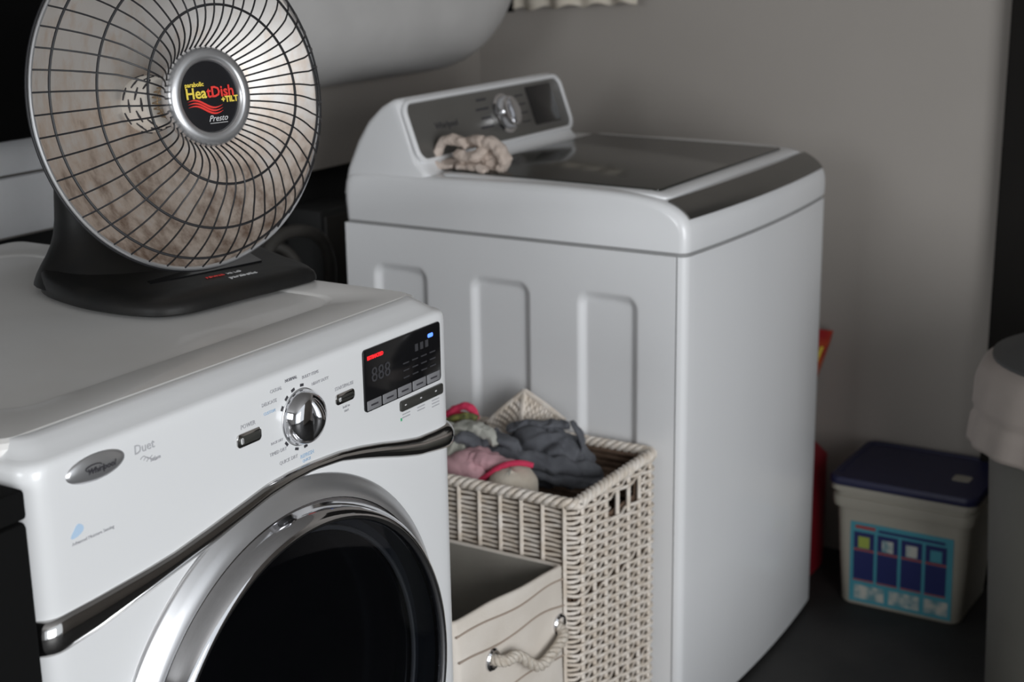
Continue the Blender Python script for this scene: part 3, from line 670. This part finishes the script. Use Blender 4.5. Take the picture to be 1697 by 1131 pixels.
# beige rag heaped on the washer
RO = Vector((.745, .45, .988))
gl = thing('crumpled_rag', 'crumpled beige rag heaped on washer before the tilted console', 'cloth', RO)
def soften(bb, f1, a1, f2=0, a2=0, seed=0):
    for v in bb.bm.verts:
        q = v.co + Vector((seed, 0, 0)); d = noise.noise_vector(q * f1) * a1
        if f2: d += noise.noise_vector(q * f2) * a2
        v.co += d
    return bb
def band(par, org, m_, pts, r, flat=.6, seed=0, nm='fold', f=38, a=.006, up=None, taper=.5):
    P = catmull(pts, 9, closed=False)
    bb = MB().tube(P, r, 18, flat=flat, up=up, rf=lambda t: (1 - taper + taper * math.sin(PI * min(1, max(0, t * .94 + .03))) ** .5) * (1 + .14 * noise.noise(Vector((t * 7, seed, 0)))))
    bmesh.ops.subdivide_edges(bb.bm, edges=bb.bm.edges[:], cuts=1, use_grid_fill=True)
    soften(bb, f, a, f * 2.6, a * .45, seed); o = bb.build(nm, m_, par, angle=179); o.data.transform(Matrix.Translation(-Vector(org))); return o
def lump(par, org, m_, c, dims, seed, amp=.25, scale=1.6, nm='fold', stretch=(1, 1, 1), flatbase=None):
    o = crumple(c, dims, seed, amp, scale, sub=5, stretch=stretch, flatbase=flatbase).build(nm, m_, par, angle=179); o.data.transform(Matrix.Translation(-Vector(org))); return o
def rp(x, y, dx=0): return (.742 + dx, .554 - (x - 700) * .00131 + dx * .7, max(.995, .974 + (x - 700) * .00009 + (290 - y) * .00115 - dx * .19 + .001))
for k, (pts, r, fl) in enumerate([
    ([rp(724, 258), rp(732, 243), rp(748, 235), rp(766, 238), rp(776, 246)], .0105, .75),
    ([rp(757, 256, -.01), rp(772, 264, -.01), rp(790, 262, -.01), rp(803, 248, 0), rp(795, 238, 0), rp(778, 240, .01)], .0115, .8),
    ([rp(803, 238), rp(820, 244), rp(832, 258), rp(835, 274), rp(826, 286)], .0125, .8),
    ([rp(815, 250, .015), rp(818, 268, .01), rp(812, 284, 0)], .013, .8),
    ([rp(706, 287, -.01), rp(718, 277, -.01), rp(738, 278, -.01), rp(752, 286, -.01)], .0070, .7),
    ([rp(757, 290, -.015), rp(772, 277, -.012), rp(790, 280, -.015), rp(806, 289, -.02)], .0090, .7),
    ([rp(712, 289, .01), rp(745, 289, .01), rp(790, 286, .01), rp(836, 290, 0)], .0085, .6),
    ([rp(770, 275, .012), rp(790, 272, .012), rp(812, 276, .012)], .0120, .8)]):
    if k == 0: lump(gl, RO, M_['beige'], rp(815, 268, .012), (.016, .030, .020), 6, .2, 1.8); lump(gl, RO, M_['beige'], rp(770, 282, .02), (.018, .050, .012), 8, .2, 1.8)
    band(gl, RO, M_['beige'], pts, r * 1.22, fl, k * 3.7, f=62, a=.0034, taper=.35)

# ------------------------------------------------------------------ wicker hamper
BX0, BX1, BY0, BY1, BZ = .376, .661, .032, .470, .548
Bk = thing('wicker_hamper', 'cream wicker laundry hamper with woven sides beside the washing machine', 'hamper', ((BX0 + BX1) / 2, (BY0 + BY1) / 2, 0))
bo = Vector(((BX0 + BX1) / 2, (BY0 + BY1) / 2, 0))
hx, hy = (BX1 - BX0) / 2, (BY1 - BY0) / 2
def per(t):
    """perimeter point and outward normal, t in metres, starting front-left going right; rounded corners"""
    r = .014; segs = [('l', (-hx + r, -hy), (hx - r, -hy), (0, -1)), ('c', (hx - r, -hy + r), -90), ('l', (hx, -hy + r), (hx, hy - r), (1, 0)), ('c', (hx - r, hy - r), 0),
                      ('l', (hx - r, hy), (-hx + r, hy), (0, 1)), ('c', (-hx + r, hy - r), 90), ('l', (-hx, hy - r), (-hx, -hy + r), (-1, 0)), ('c', (-hx + r, -hy + r), 180)]
    L = r * PI / 2
    for s in segs:
        if s[0] == 'l':
            a, c = Vector(s[1]), Vector(s[2]); ln = (c - a).length
            if t <= ln: p = a + (c - a) * (t / ln); return p, Vector(s[3]), segs.index(s) // 2
            t -= ln
        else:
            if t <= L: a = math.radians(s[2] + 90 * t / L); nn = Vector((math.cos(a), math.sin(a))); return Vector(s[1]) + nn * r, nn, segs.index(s) // 2
            t -= L
    return Vector((-hx + r, -hy)), Vector((0, -1)), 0
PT = 2 * (2 * hx + 2 * hy - 4 * .014) + 2 * PI * .014
NS = 36
for i in range(NS):
    t = (i + .35) * PT / NS; p, nn, sd = per(t); left = sd == 3
    o = .0008 if left else -.001
    q = p + nn * o
    MB().tube([Vector((q.x, q.y, .006)), Vector((q.x, q.y, .27)), Vector((q.x, q.y, BZ - .008))], .0036 if left else .0040, 6).build('stake', M_['wicker'], Bk)
HZ0, HZ1, HX0, HX1 = .486, .513, .497 - bo.x, .600 - bo.x
sm = MB(); row = 0; z = .012
while z < BZ - .012:
    pts = []; cur = []; N = NS * 4
    for i in range(N + 1):
        t = (i % N) * PT / N; p, nn, sd = per(t)
        ph = math.pi * (t / (PT / NS) - .35 + row)
        o = math.cos(ph) * .0042 if sd != 3 else -.0030 + math.cos(ph) * .0012
        o -= .001
        q = p + nn * o
        hole = sd == 0 and HZ0 < z < HZ1 and HX0 < q.x < HX1
        if hole:
            if len(cur) > 1: pts.append(cur)
            cur = []
        else: cur.append(Vector((q.x, q.y, z + .0006 * math.sin(i * 1.3 + row))))
    if len(cur) > 1: pts.append(cur)
    for c in pts: sm.tube(c, .0030, 5, up=(0, 0, 1))
    row += 1; z += .0083 if row % 22 else .013
st = sm.build('woven_strands', M_['wicker'], Bk, angle=100, normals=False); st['kind'] = 'stuff'
# brown inner wall (with hole at handle)
b = MB(); i_ = .009
def wallbox(x0, x1, y0, y1, z0, z1): b.box(x0, x1, y0, y1, z0, z1)
wallbox(-hx + i_, -hx + i_ + .002, -hy + i_, hy - i_, .01, BZ - .006); wallbox(hx - i_ - .002, hx - i_, -hy + i_, hy - i_, .01, BZ - .006)
wallbox(-hx + i_, hx - i_, hy - i_ - .002, hy - i_, .01, BZ - .006); wallbox(-hx + i_, hx - i_, -hy + i_, hy - i_, .01, .014)
wallbox(-hx + i_, hx - i_, -hy + i_, -hy + i_ + .002, .01, HZ0); wallbox(-hx + i_, hx - i_, -hy + i_, -hy + i_ + .002, HZ1, BZ - .006)
wallbox(-hx + i_, HX0, -hy + i_, -hy + i_ + .002, HZ0, HZ1); wallbox(HX1, hx - i_, -hy + i_, -hy + i_ + .002, HZ0, HZ1)
b.build('inner_wall', M_['wickin'], Bk, smooth=False, label='brown inner wall')
# inner horizontal canes on the wall by the washer
b = MB()
for k in range(16): b.tube([Vector((hx - i_ - .005, -hy + .014, BZ - .012 - k * .011)), Vector((hx - i_ - .005, hy - .014, BZ - .012 - k * .011))], .0042, 5)
b.build('inner_canes', M_['wickin'], Bk, label='brown inner canes')
# braided rim
for ph in range(3):
    P = []
    NN = 420
    for i in range(NN):
        t = i * PT / NN; p, nn, sd = per(t); a = 2 * PI * (round(PT / .042) * i / NN) + ph * 2 * PI / 3
        P.append(Vector((p.x + nn.x * (-.003 + .0062 * math.cos(a)), p.y + nn.y * (-.003 + .0062 * math.cos(a)), BZ - .004 + .0052 * math.sin(a))))
    MB().tube(P, .0052, 6, closed=True).build('rim_cane', M_['wicker'], Bk, angle=100)

# ------------------------------------------------------------------ canvas hamper
CX0, CX1, CY0, CY1 = .055, .368, .046, .43
Ch = thing('canvas_hamper', 'cream canvas laundry bin with rope handle between dryer and wicker hamper', 'hamper', ((CX0 + CX1) / 2, (CY0 + CY1) / 2, 0))
ch = Vector(((CX0 + CX1) / 2, (CY0 + CY1) / 2, 0)); ax_, ay_ = (CX1 - CX0) / 2, (CY1 - CY0) / 2
def ctop(x): return .447 + .028 * (1 - (x + ax_) / (2 * ax_))
def crect(ins, zf, r=.014, n=4, side=16):
    P = []
    base_ = rrect(-ax_ + ins, ax_ - ins, -ay_ + ins, ay_ - ins, 0, r, n)
    out = []
    for i, p in enumerate(base_):
        q = base_[(i + 1) % len(base_)]; a, c = Vector(p), Vector(q); k = side if (c - a).length > .1 else 1
        for j in range(k): out.append(a + (c - a) * j / k)
    res = []
    for p in out:
        z = zf(p.x); w_ = noise.noise_vector(Vector((p.x * 9, p.y * 9, z * 11))) * .006 * min(1, z / .1)
        res.append(Vector((p.x + w_.x * .6, p.y + w_.y, z + (w_.z * .6 if z > .4 else 0))))
    return res
rings = [crect(.012, lambda x: .002), crect(.0, lambda x: .006)] + [crect(0, (lambda k: (lambda x: .006 + (ctop(x) - .006) * k))(k)) for k in [i / 14 for i in range(1, 14)]] + [crect(0, lambda x: ctop(x) - .004), crect(.002, ctop), crect(.006, ctop), crect(.008, lambda x: ctop(x) - .005)]
MB().loft(rings, cap1=False).build('canvas_body', M_['canvas'], Ch, angle=80)
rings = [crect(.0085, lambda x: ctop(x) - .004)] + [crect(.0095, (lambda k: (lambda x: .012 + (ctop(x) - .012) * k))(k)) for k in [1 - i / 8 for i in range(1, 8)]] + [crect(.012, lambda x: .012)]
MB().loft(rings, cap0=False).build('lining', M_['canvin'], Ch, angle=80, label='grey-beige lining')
# stitched bands across the front
for k, (dz, am) in enumerate(((.024, .003), (.066, .004), (.150, .003), (.235, .003))):
    P = [Vector((-ax_ + .006 + (2 * ax_ - .012) * t, -ay_ - .0006 + noise.noise_vector(Vector(((-ax_ + 2 * ax_ * t) * 9, -ay_ * 9, (ctop(-ax_ + 2 * ax_ * t) - dz) * 11))).y * .006, ctop(-ax_ + 2 * ax_ * t) - dz + am * math.sin(t * 9 + k))) for t in [i / 40 for i in range(41)]]
    MB().tube(P, .0016, 5).build('stitched_seam', M_['seamtan'], Ch)
g1 = Vector((.347 - ch.x, -ay_ - .003, .353)); g2 = Vector((.150 - ch.x, -ay_ - .003, .379))
for gp_ in (g1, g2):
    gf = (gp_, Vector((0, -1, 0)), Vector((1, 0, 0)), Vector((0, 0, 1)))
    go = MB().lathe([(.0175, -.003), (.0175, .001), (.0150, .0035), (.0118, .003), (.0110, -.001)], gf, 28, cap=False).build('grommet', M_['chrome'], Ch)
    MB().lathe([(.0112, -.002), (0.0001, -.002)], gf, 20, cap=False).build('grommet_hole', M_['dtext'], go)
# twisted rope
cl = catmull([g1 + Vector((-.002, .004, -.002)), g1 + Vector((-.012, -.014, -.010)), g1 + Vector((-.05, -.018, -.022)), g1 + Vector((-.095, -.016, -.026)), g2 + Vector((.045, -.016, -.010)), g2 + Vector((.012, -.014, -.004)), g2 + Vector((.002, .004, -.001))], 12, closed=False)
for ph in range(3):
    P = []
    for i, p in enumerate(cl):
        t = (cl[min(i + 1, len(cl) - 1)] - cl[max(i - 1, 0)]).normalized(); s1 = t.cross(Vector((0, 0, 1))).normalized(); s2 = t.cross(s1); a = i * .62 + ph * 2 * PI / 3
        P.append(p + (s1 * math.cos(a) + s2 * math.sin(a)) * .0045)
    MB().tube(P, .0050, 7).build('rope_strand', M_['rope'], Ch, angle=100)

# ------------------------------------------------------------------ laundry in the wicker hamper
BB = (BX0 + .016, BX1 - .018, BY0 + .016, BY1 - .016)
dgo = Vector((.51, .25, .36)); dg = thing('dark_garment', 'black and maroon clothes lowest in wicker hamper', 'clothes', dgo)
o = crumple((.51, .25, .40), (.108, .190, .075), 3, .15, 1.6).build('garment_body', M_['darkfab'], dg, angle=110); o.data.transform(Matrix.Translation(-dgo))
KN = [((.50, .26, .40), (.12, .20, .085))]
# white hat
wo = Vector((.436, .18, .50)); wc = thing('cotton_hat', 'white cotton hat with seam lines and small red mark against wicker rim', 'hat', wo)
hf_ = (Vector((.436, .180, .505)), Vector((-.25, -.1, 1)).normalized(), Vector((1, 0, .25)).normalized(), Vector((-.25, -.1, 1)).normalized().cross(Vector((1, 0, .25)).normalized()))
b = MB().lathe([(.0, .060), (.012, .0595), (.024, .056), (.034, .048), (.0395, .036), (.041, .020), (.041, .0)], hf_, 40, cap=False)
for v in b.bm.verts: v.co += noise.noise_vector(v.co * 22) * .004; v.co.y = .180 + (v.co.y - .180) * 1.05
o = b.build('crown', M_['cream'], wc, angle=110); o.data.transform(Matrix.Translation(-wo)); sl = o.modifiers.new('thickness', 'SOLIDIFY'); sl.thickness = .002
for s_ in (-.25, .15, 1.3, 2.4):
    P = []
    for i in range(12):
        a = PI / 2 * i / 11; r = .0418 * math.cos(a) ** .8; q = hf_[0] + hf_[1] * (.0605 * math.sin(a) + .001) + (hf_[2] * -math.cos(s_) + hf_[3] * math.sin(s_)) * r; P.append(q)
    o = MB().tube(P, .0012, 5).build('seam', M_['greycloth'], wc); o.data.transform(Matrix.Translation(-wo))
rm = MB().box(-.006, .006, -.0015, .0015, -.004, .004, .0008).build('red_mark', M_['redprint'], wc, label='small red mark'); rm.location = Vector((.414, .150, .532)) - wo; rm.rotation_euler = (0, .2, -.9)
# pink garment with hot pink hem
po = Vector((.43, .27, .50)); pg = thing('pink_garment', 'pale pink garment with hot pink hem at dryer side of wicker hamper', 'garment', po)
lump(pg, po, M_['pink'], (.432, .270, .525), (.034, .052, .050), 4, .10, 1.2, 'fabric_fold')
band(pg, po, M_['pink'], [(.425, .30, .53), (.43, .26, .562), (.44, .215, .562), (.46, .175, .56)], .016, .8, 2.2, 'fabric_fold')
band(pg, po, M_['pink'], [(.43, .33, .54), (.45, .28, .565), (.47, .23, .560)], .018, .7, 6.2, 'fabric_fold')
band(pg, po, M_['hotpink'], [(.412, .238, .530), (.416, .214, .550), (.422, .192, .567), (.432, .165, .574), (.442, .145, .570)], .0052, 1.0, 1, 'hot_pink_hem', a=.001, taper=.2)
# knit top
ko = Vector((.46, .33, .52)); kg = thing('grey_knit_top', 'off-white knit top bundled at dryer end of wicker hamper', 'garment', ko)
lump(kg, ko, M_['greycloth'], (.465, .330, .555), (.040, .055, .050), 9, .16, 1.7, 'knit_fold')
band(kg, ko, M_['greycloth'], [(.47, .33, .590), (.475, .29, .604), (.475, .255, .597), (.47, .235, .580)], .014, .8, 3, 'knit_fold')
band(kg, ko, M_['olive'], [(.49, .345, .598), (.49, .315, .613), (.495, .285, .612)], .009, .8, 8, 'printed_fold', a=.003)
# charcoal garment on top
co_ = Vector((.54, .20, .50)); cg = thing('charcoal_garment', 'charcoal grey garment bunched on top in wicker hamper', 'garment', co_)
lump(cg, co_, M_['charcoal'], (.575, .205, .535), (.046, .072, .050), 12, .20, 1.5, 'body_fold')
lump(cg, co_, M_['charcoal'], (.520, .285, .540), (.048, .055, .042), 17, .20, 1.7, 'body_fold')
for k, (pts, r, fl) in enumerate([
    ([(.455, .325, .570), (.46, .29, .588), (.475, .255, .570), (.485, .23, .560)], .017, .7),
    ([(.47, .275, .565), (.485, .245, .588), (.50, .215, .570), (.50, .20, .545)], .016, .7),
    ([(.46, .31, .555), (.48, .26, .562), (.495, .21, .557), (.52, .165, .545), (.56, .125, .530), (.60, .105, .515)], .0175, .75),
    ([(.50, .235, .548), (.52, .18, .528), (.55, .13, .512), (.59, .095, .505)], .016, .8),
    ([(.575, .270, .572), (.58, .235, .584), (.588, .20, .588), (.595, .165, .592)], .014, .6),
    ([(.598, .160, .596), (.602, .148, .580), (.604, .140, .550), (.604, .128, .520), (.600, .115, .500)], .013, .6),
    ([(.545, .280, .578), (.545, .262, .560), (.54, .245, .535)], .012, .6),
    ([(.57, .235, .580), (.555, .22, .560), (.545, .205, .535)], .013, .6),
    ([(.585, .195, .585), (.57, .185, .560), (.56, .165, .535)], .013, .6),
    ([(.60, .20, .57), (.615, .16, .55), (.62, .13, .52)], .016, .7)]):
    band(cg, co_, M_['charcoal'], pts, r, fl, 1.7 * k, f=34, a=.007)
# rolled red cloth
ro = Vector((.50, .32, .60)); rc_ = thing('red_cloth', 'rolled red cloth topmost in the laundry beside dryer corner', 'cloth', ro)
band(rc_, ro, M_['hotpink'], [(.500, .352, .606), (.502, .338, .618), (.504, .318, .626), (.504, .300, .622), (.502, .292, .608)], .0075, .9, 2, 'roll', a=.003, taper=.3)
band(rc_, ro, M_['hotpink'], [(.502, .345, .604), (.504, .325, .611), (.504, .302, .609)], .0065, .9, 5, 'roll', a=.003, taper=.3)
# small woven basket lid leaning on washer side
wl = thing('small_wicker_lid', 'small cream woven lid leaning on its corner against washer side', 'lid', (.62, .30, .56)); lo = Vector((.62, .30, .56))
apex = Vector((.625, .269, .628)); e1 = Vector((.615, .340, .562)); e2 = Vector((.625, .190, .586)); e3 = Vector((.592, .262, .548))
def slab(a, bb, c, d, n1, n2, nm):
    b = MB()
    for i in range(n1 + 1):
        t = i / n1; p, q_ = a + (bb - a) * t, d + (c - d) * t
        nrm = (bb - a).cross(d - a).normalized()
        b.tube([p + (q_ - p) * (k / 10) + nrm * (.0018 * math.cos(PI * (k + i))) for k in range(11)], .0036, 5)
    o = b.build(nm, M_['wicker'], wl, angle=100); o.data.transform(Matrix.Translation(-lo))
slab(apex, e1, e1 + Vector((-.025, -.035, -.03)), e3, 14, 8, 'woven_face')
slab(apex, e2, e2 + Vector((-.03, .03, -.03)), e3, 14, 8, 'woven_face')
for a, c in ((apex, e1), (apex, e2), (apex, e3)):
    o = MB().tube([a, (a + c) / 2 + Vector((0, 0, .002)), c], .0055, 7).build('edge_cane', M_['wicker'], wl); o.data.transform(Matrix.Translation(-lo))

# ------------------------------------------------------------------ pail
PX, PY = 1.355, -.190
Pl = thing('detergent_pail', 'off-white rectangular pail with navy lid and cyan printed label', 'pail', (PX + .125, PY, 0))
def prr(hx_, hy_, z, r=.024): return rrect(-hx_, hx_, -hy_, hy_, z, r, 6)
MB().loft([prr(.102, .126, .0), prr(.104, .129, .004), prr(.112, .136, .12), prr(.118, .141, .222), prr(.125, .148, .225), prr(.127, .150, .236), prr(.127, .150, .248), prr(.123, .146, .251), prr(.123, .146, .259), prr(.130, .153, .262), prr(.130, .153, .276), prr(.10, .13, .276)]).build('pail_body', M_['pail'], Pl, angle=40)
ld = MB().loft([prr(.131, .154, .274), prr(.133, .156, .277), prr(.133, .156, .288), prr(.130, .153, .292), prr(.119, .142, .292), prr(.117, .140, .289), prr(.10, .12, .289)]).build('lid', M_['navy'], Pl, angle=40)
fpz = .2893
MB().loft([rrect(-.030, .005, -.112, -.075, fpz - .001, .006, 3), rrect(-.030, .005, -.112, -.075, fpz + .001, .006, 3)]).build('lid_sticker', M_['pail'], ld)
# label on the front side, facing the camera side: slightly tilted with the taper
def lb(y, z, o): x = -.104 - (z - .004) * (.008 / .116) if z < .12 else -.112 - (z - .12) * (.006 / .10); return Vector((x - o, y, z))
def lpl(nm, y0, y1, z0, z1, m, o, par):
    b = MB(); b.loft([[lb(y, z, -.001) for y, z in ((y0, z0), (y1, z0), (y1, (z0 + z1) / 2), (y1, z1), (y0, z1), (y0, (z0 + z1) / 2))], [lb(y, z, o) for y, z in ((y0, z0), (y1, z0), (y1, (z0 + z1) / 2), (y1, z1), (y0, z1), (y0, (z0 + z1) / 2))]])
    return b.build(nm, m, par, smooth=False)
L0, L1 = .106, -.112
lab = lpl('label', L1, L0, .008, .194, M_['cyan'], .0012, Pl)
lpl('heading_band', .052, .095, .180, .187, M_['lred'], .0020, lab)
lpl('heading_band', -.095, .045, .178, .184, M_['lnavy'], .0020, lab)
for k in range(4):
    y1_ = .098 - k * .051; y0_ = y1_ - .044
    lpl('picture_back', y0_, y1_, .134, .172, M_['lnavy'], .0016, lab)
    lpl('picture', y0_ + .010, y1_ - .010, .136, .162, (M_['lgreen'], M_['lwhite'], M_['lwhite'], M_['cyan'])[k], .0020, lab)
    lpl('red_rule', y0_, y1_, .129, .133, M_['lred'], .0018, lab)
    lpl('navy_box', y0_, y1_, .062, .128, M_['lnavy'], .0018, lab)
    lpl('red_rule', y0_, y1_, .058, .061, M_['lred'], .0018, lab)
for y0_, y1_ in ((-.105, -.055), (-.045, .02), (.03, .095)): lpl('footer_box', y0_, y1_, .016, .048, M_['lwhite'], .0018, lab)
for sy in (-1, 1):
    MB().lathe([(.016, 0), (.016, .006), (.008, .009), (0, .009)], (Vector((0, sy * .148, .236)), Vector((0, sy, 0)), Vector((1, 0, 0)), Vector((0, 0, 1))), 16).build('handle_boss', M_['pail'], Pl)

# ------------------------------------------------------------------ things behind the washer's right edge
rj = thing('red_jug', 'dark red jug standing on floor behind washer edge beside pail', 'jug', (1.475, .138, 0))
MB().loft([rrect(-.07, .07, -.10, .10, 0, .02), rrect(-.075, .075, -.105, .105, .01, .022), rrect(-.075, .075, -.105, .105, .27, .022), rrect(-.05, .05, -.075, .075, .31, .02), rrect(-.02, .02, -.02, .02, .325, .015)]).build('jug_body', M_['redplastic'], rj)
MB().lathe([(.022, .322), (.022, .345), (.018, .35), (0, .35)], (Vector((0, 0, 0)), Vector((0, 0, 1)), Vector((1, 0, 0)), Vector((0, 1, 0))), 20).build('cap', M_['black'], rj)
MB().tube([(0, -.06, .30), (0, -.05, .34), (0, 0, .372), (0, .05, .34), (0, .06, .30)], .009, 8).build('handle', M_['redplastic'], rj)
pk = thing('film_packet', 'orange, blue and yellow tapering packet sticking up behind washer', 'packet', (1.60, .143, 0))
def pkr(z, y0, y1, th): return [Vector((-th, y0, z)), Vector((-th * 1.3, (y0 + y1) / 2, z)), Vector((-th, y1, z)), Vector((th, y1, z)), Vector((th * 1.2, (y0 + y1) / 2, z)), Vector((th, y0, z))]
MB().loft([pkr(0, -.02, .10, .014), pkr(.30, -.035, .11, .014), pkr(.40, -.045, .115, .014), pkr(.50, -.078, .12, .010), pkr(.535, -.088, .125, .003)]).build('film_body', M_['orange'], pk, smooth=False)
def pkf(nm, m, z0, z1, a, bq):
    yl = lambda z: -.045 - (z - .40) * .33; b = MB(); P = [Vector((-.0215, yl(z0) + a, z0)), Vector((-.0215, yl(z0) + bq, z0)), Vector((-.016, yl(z1) + bq, z1)), Vector((-.016, yl(z1) + a, z1))]
    b.loft([P, [p + Vector((-.0015, 0, 0)) for p in P]]); b.build(nm, m, pk, smooth=False)
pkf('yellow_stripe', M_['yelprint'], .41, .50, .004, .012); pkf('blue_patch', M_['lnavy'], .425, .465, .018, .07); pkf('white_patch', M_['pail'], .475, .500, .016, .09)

# ------------------------------------------------------------------ bin with liner at right
BC = Vector((1.06, -.628, 0))
Bn = thing('waste_bin', 'grey bin under off-white liner at right edge beside detergent pail', 'bin', BC)
up = (Vector((0, 0, 0)), Vector((0, 0, 1)), Vector((1, 0, 0)), Vector((0, 1, 0)))
MB().lathe([(0, 0), (.158, 0), (.165, .01), (.178, .25), (.196, .58), (.198, .69), (.192, .69), (.17, .02), (0, .02)], up, 48, cap=False).build('bin_body', M_['bin'], Bn)
MB().lathe([(.1985, .6905), (.1985, .700), (.165, .715), (.12, .745), (.05, .76), (0, .762)], up, 48).build('bin_lid', M_['binlid'], Bn)
b = MB()
def lin(u, v):
    a = u * 2 * PI; zb = .545 + .006 * math.sin(a * 3); z = zb + (1 - v) * (.735 - zb)
    r = .207 + .012 * sst((.70 - z) / .05) + .012 * v + .005 * noise.noise(Vector((math.cos(a) * 3, math.sin(a) * 3, z * 9))) + .0025 * math.sin(a * 17 + 3 * v) * v
    if z > .69: r = .207 - (z - .69) * 1.9
    if abs(v - .72) < .05: r -= .004
    return Vector((r * math.cos(a), r * math.sin(a), z))
b.grid(lin, 96, 22); bmesh.ops.remove_doubles(b.bm, verts=b.bm.verts, dist=1e-5)
o = b.build('liner', M_['liner'], Bn, angle=110, label='off-white liner'); s_ = o.modifiers.new('thickness', 'SOLIDIFY'); s_.thickness = .003
MB().tube([(-.05, 0, .755), (-.045, 0, .785), (0, 0, .80), (.045, 0, .785), (.05, 0, .755)], .010, 8).build('lid_handle', M_['binlid'], Bn)

# ------------------------------------------------------------------ cloth hanging at top on right wall
hc = thing('hanging_towel', 'cream towel with ruffled hem hanging from wall at top edge', 'towel', (1.595, .74, 1.212))
b = MB()
def tw(u, v):
    y = .135 - .33 * u; z = .012 + .020 * u + v * .07 + .004 * math.sin(u * 30); return Vector((.008 * math.sin(u * 26 + v) + .006 * math.sin(u * 11), y, z))
b.grid(tw, 60, 12); o = b.build('towel_cloth', M_['cream'], hc, angle=120); s_ = o.modifiers.new('thickness', 'SOLIDIFY'); s_.thickness = .004
MB().box(-.012, .012, .135, .16, .006, .09, .004).build('dark_strap', M_['darkthing'], hc)
MB().tube([(0, -.22, .098), (0, .18, .098)], .009, 10).build('rail', M_['satin'], hc)
for y in (-.2, .165): MB().box(0, .045, y - .008, y + .008, .090, .106).build('rail_bracket', M_['satin'], hc)

# ------------------------------------------------------------------ hoses and box in the gap behind the machines
hs_ = thing('drain_hose', 'dark grey looped hose in the gap between dryer and washer', 'hose', (.80, .88, 0))
ho = Vector((.80, .88, 0))
P = catmull([(.60, .86, .0), (.60, .86, .40), (.60, .86, .70), (.635, .86, .80), (.705, .87, .838), (.80, .87, .825), (.86, .88, .76), (.88, .90, .60), (.88, .92, 0.)], 8, closed=False)
o = MB().tube(P, .013, 10).build('hose_loop', M_['hose'], hs_); o.data.transform(Matrix.Translation(-ho))
P = catmull([(.66, .90, .0), (.665, .90, .5), (.67, .90, .79), (.70, .885, .815), (.74, .87, .78), (.77, .87, .70), (.79, .87, .5), (.80, .87, 0)], 8, closed=False)
o = MB().tube(P, .011, 10).build('hose_loop', M_['hose'], hs_); o.data.transform(Matrix.Translation(-ho))
vb = thing('supply_box', 'dark grey box on lower back wall behind washer corner', 'box', (1.00, YB + .06, .60))
MB().box(-.06, .10, -.10, 0, 0, .24, .012).build('box_body', mat('charcoal_box_plastic', (.035, .035, .035), .7), vb)
MB().box(-.05, .09, -.106, -.10, .015, .225, .003).build('box_cover', M_['hose'], vb)
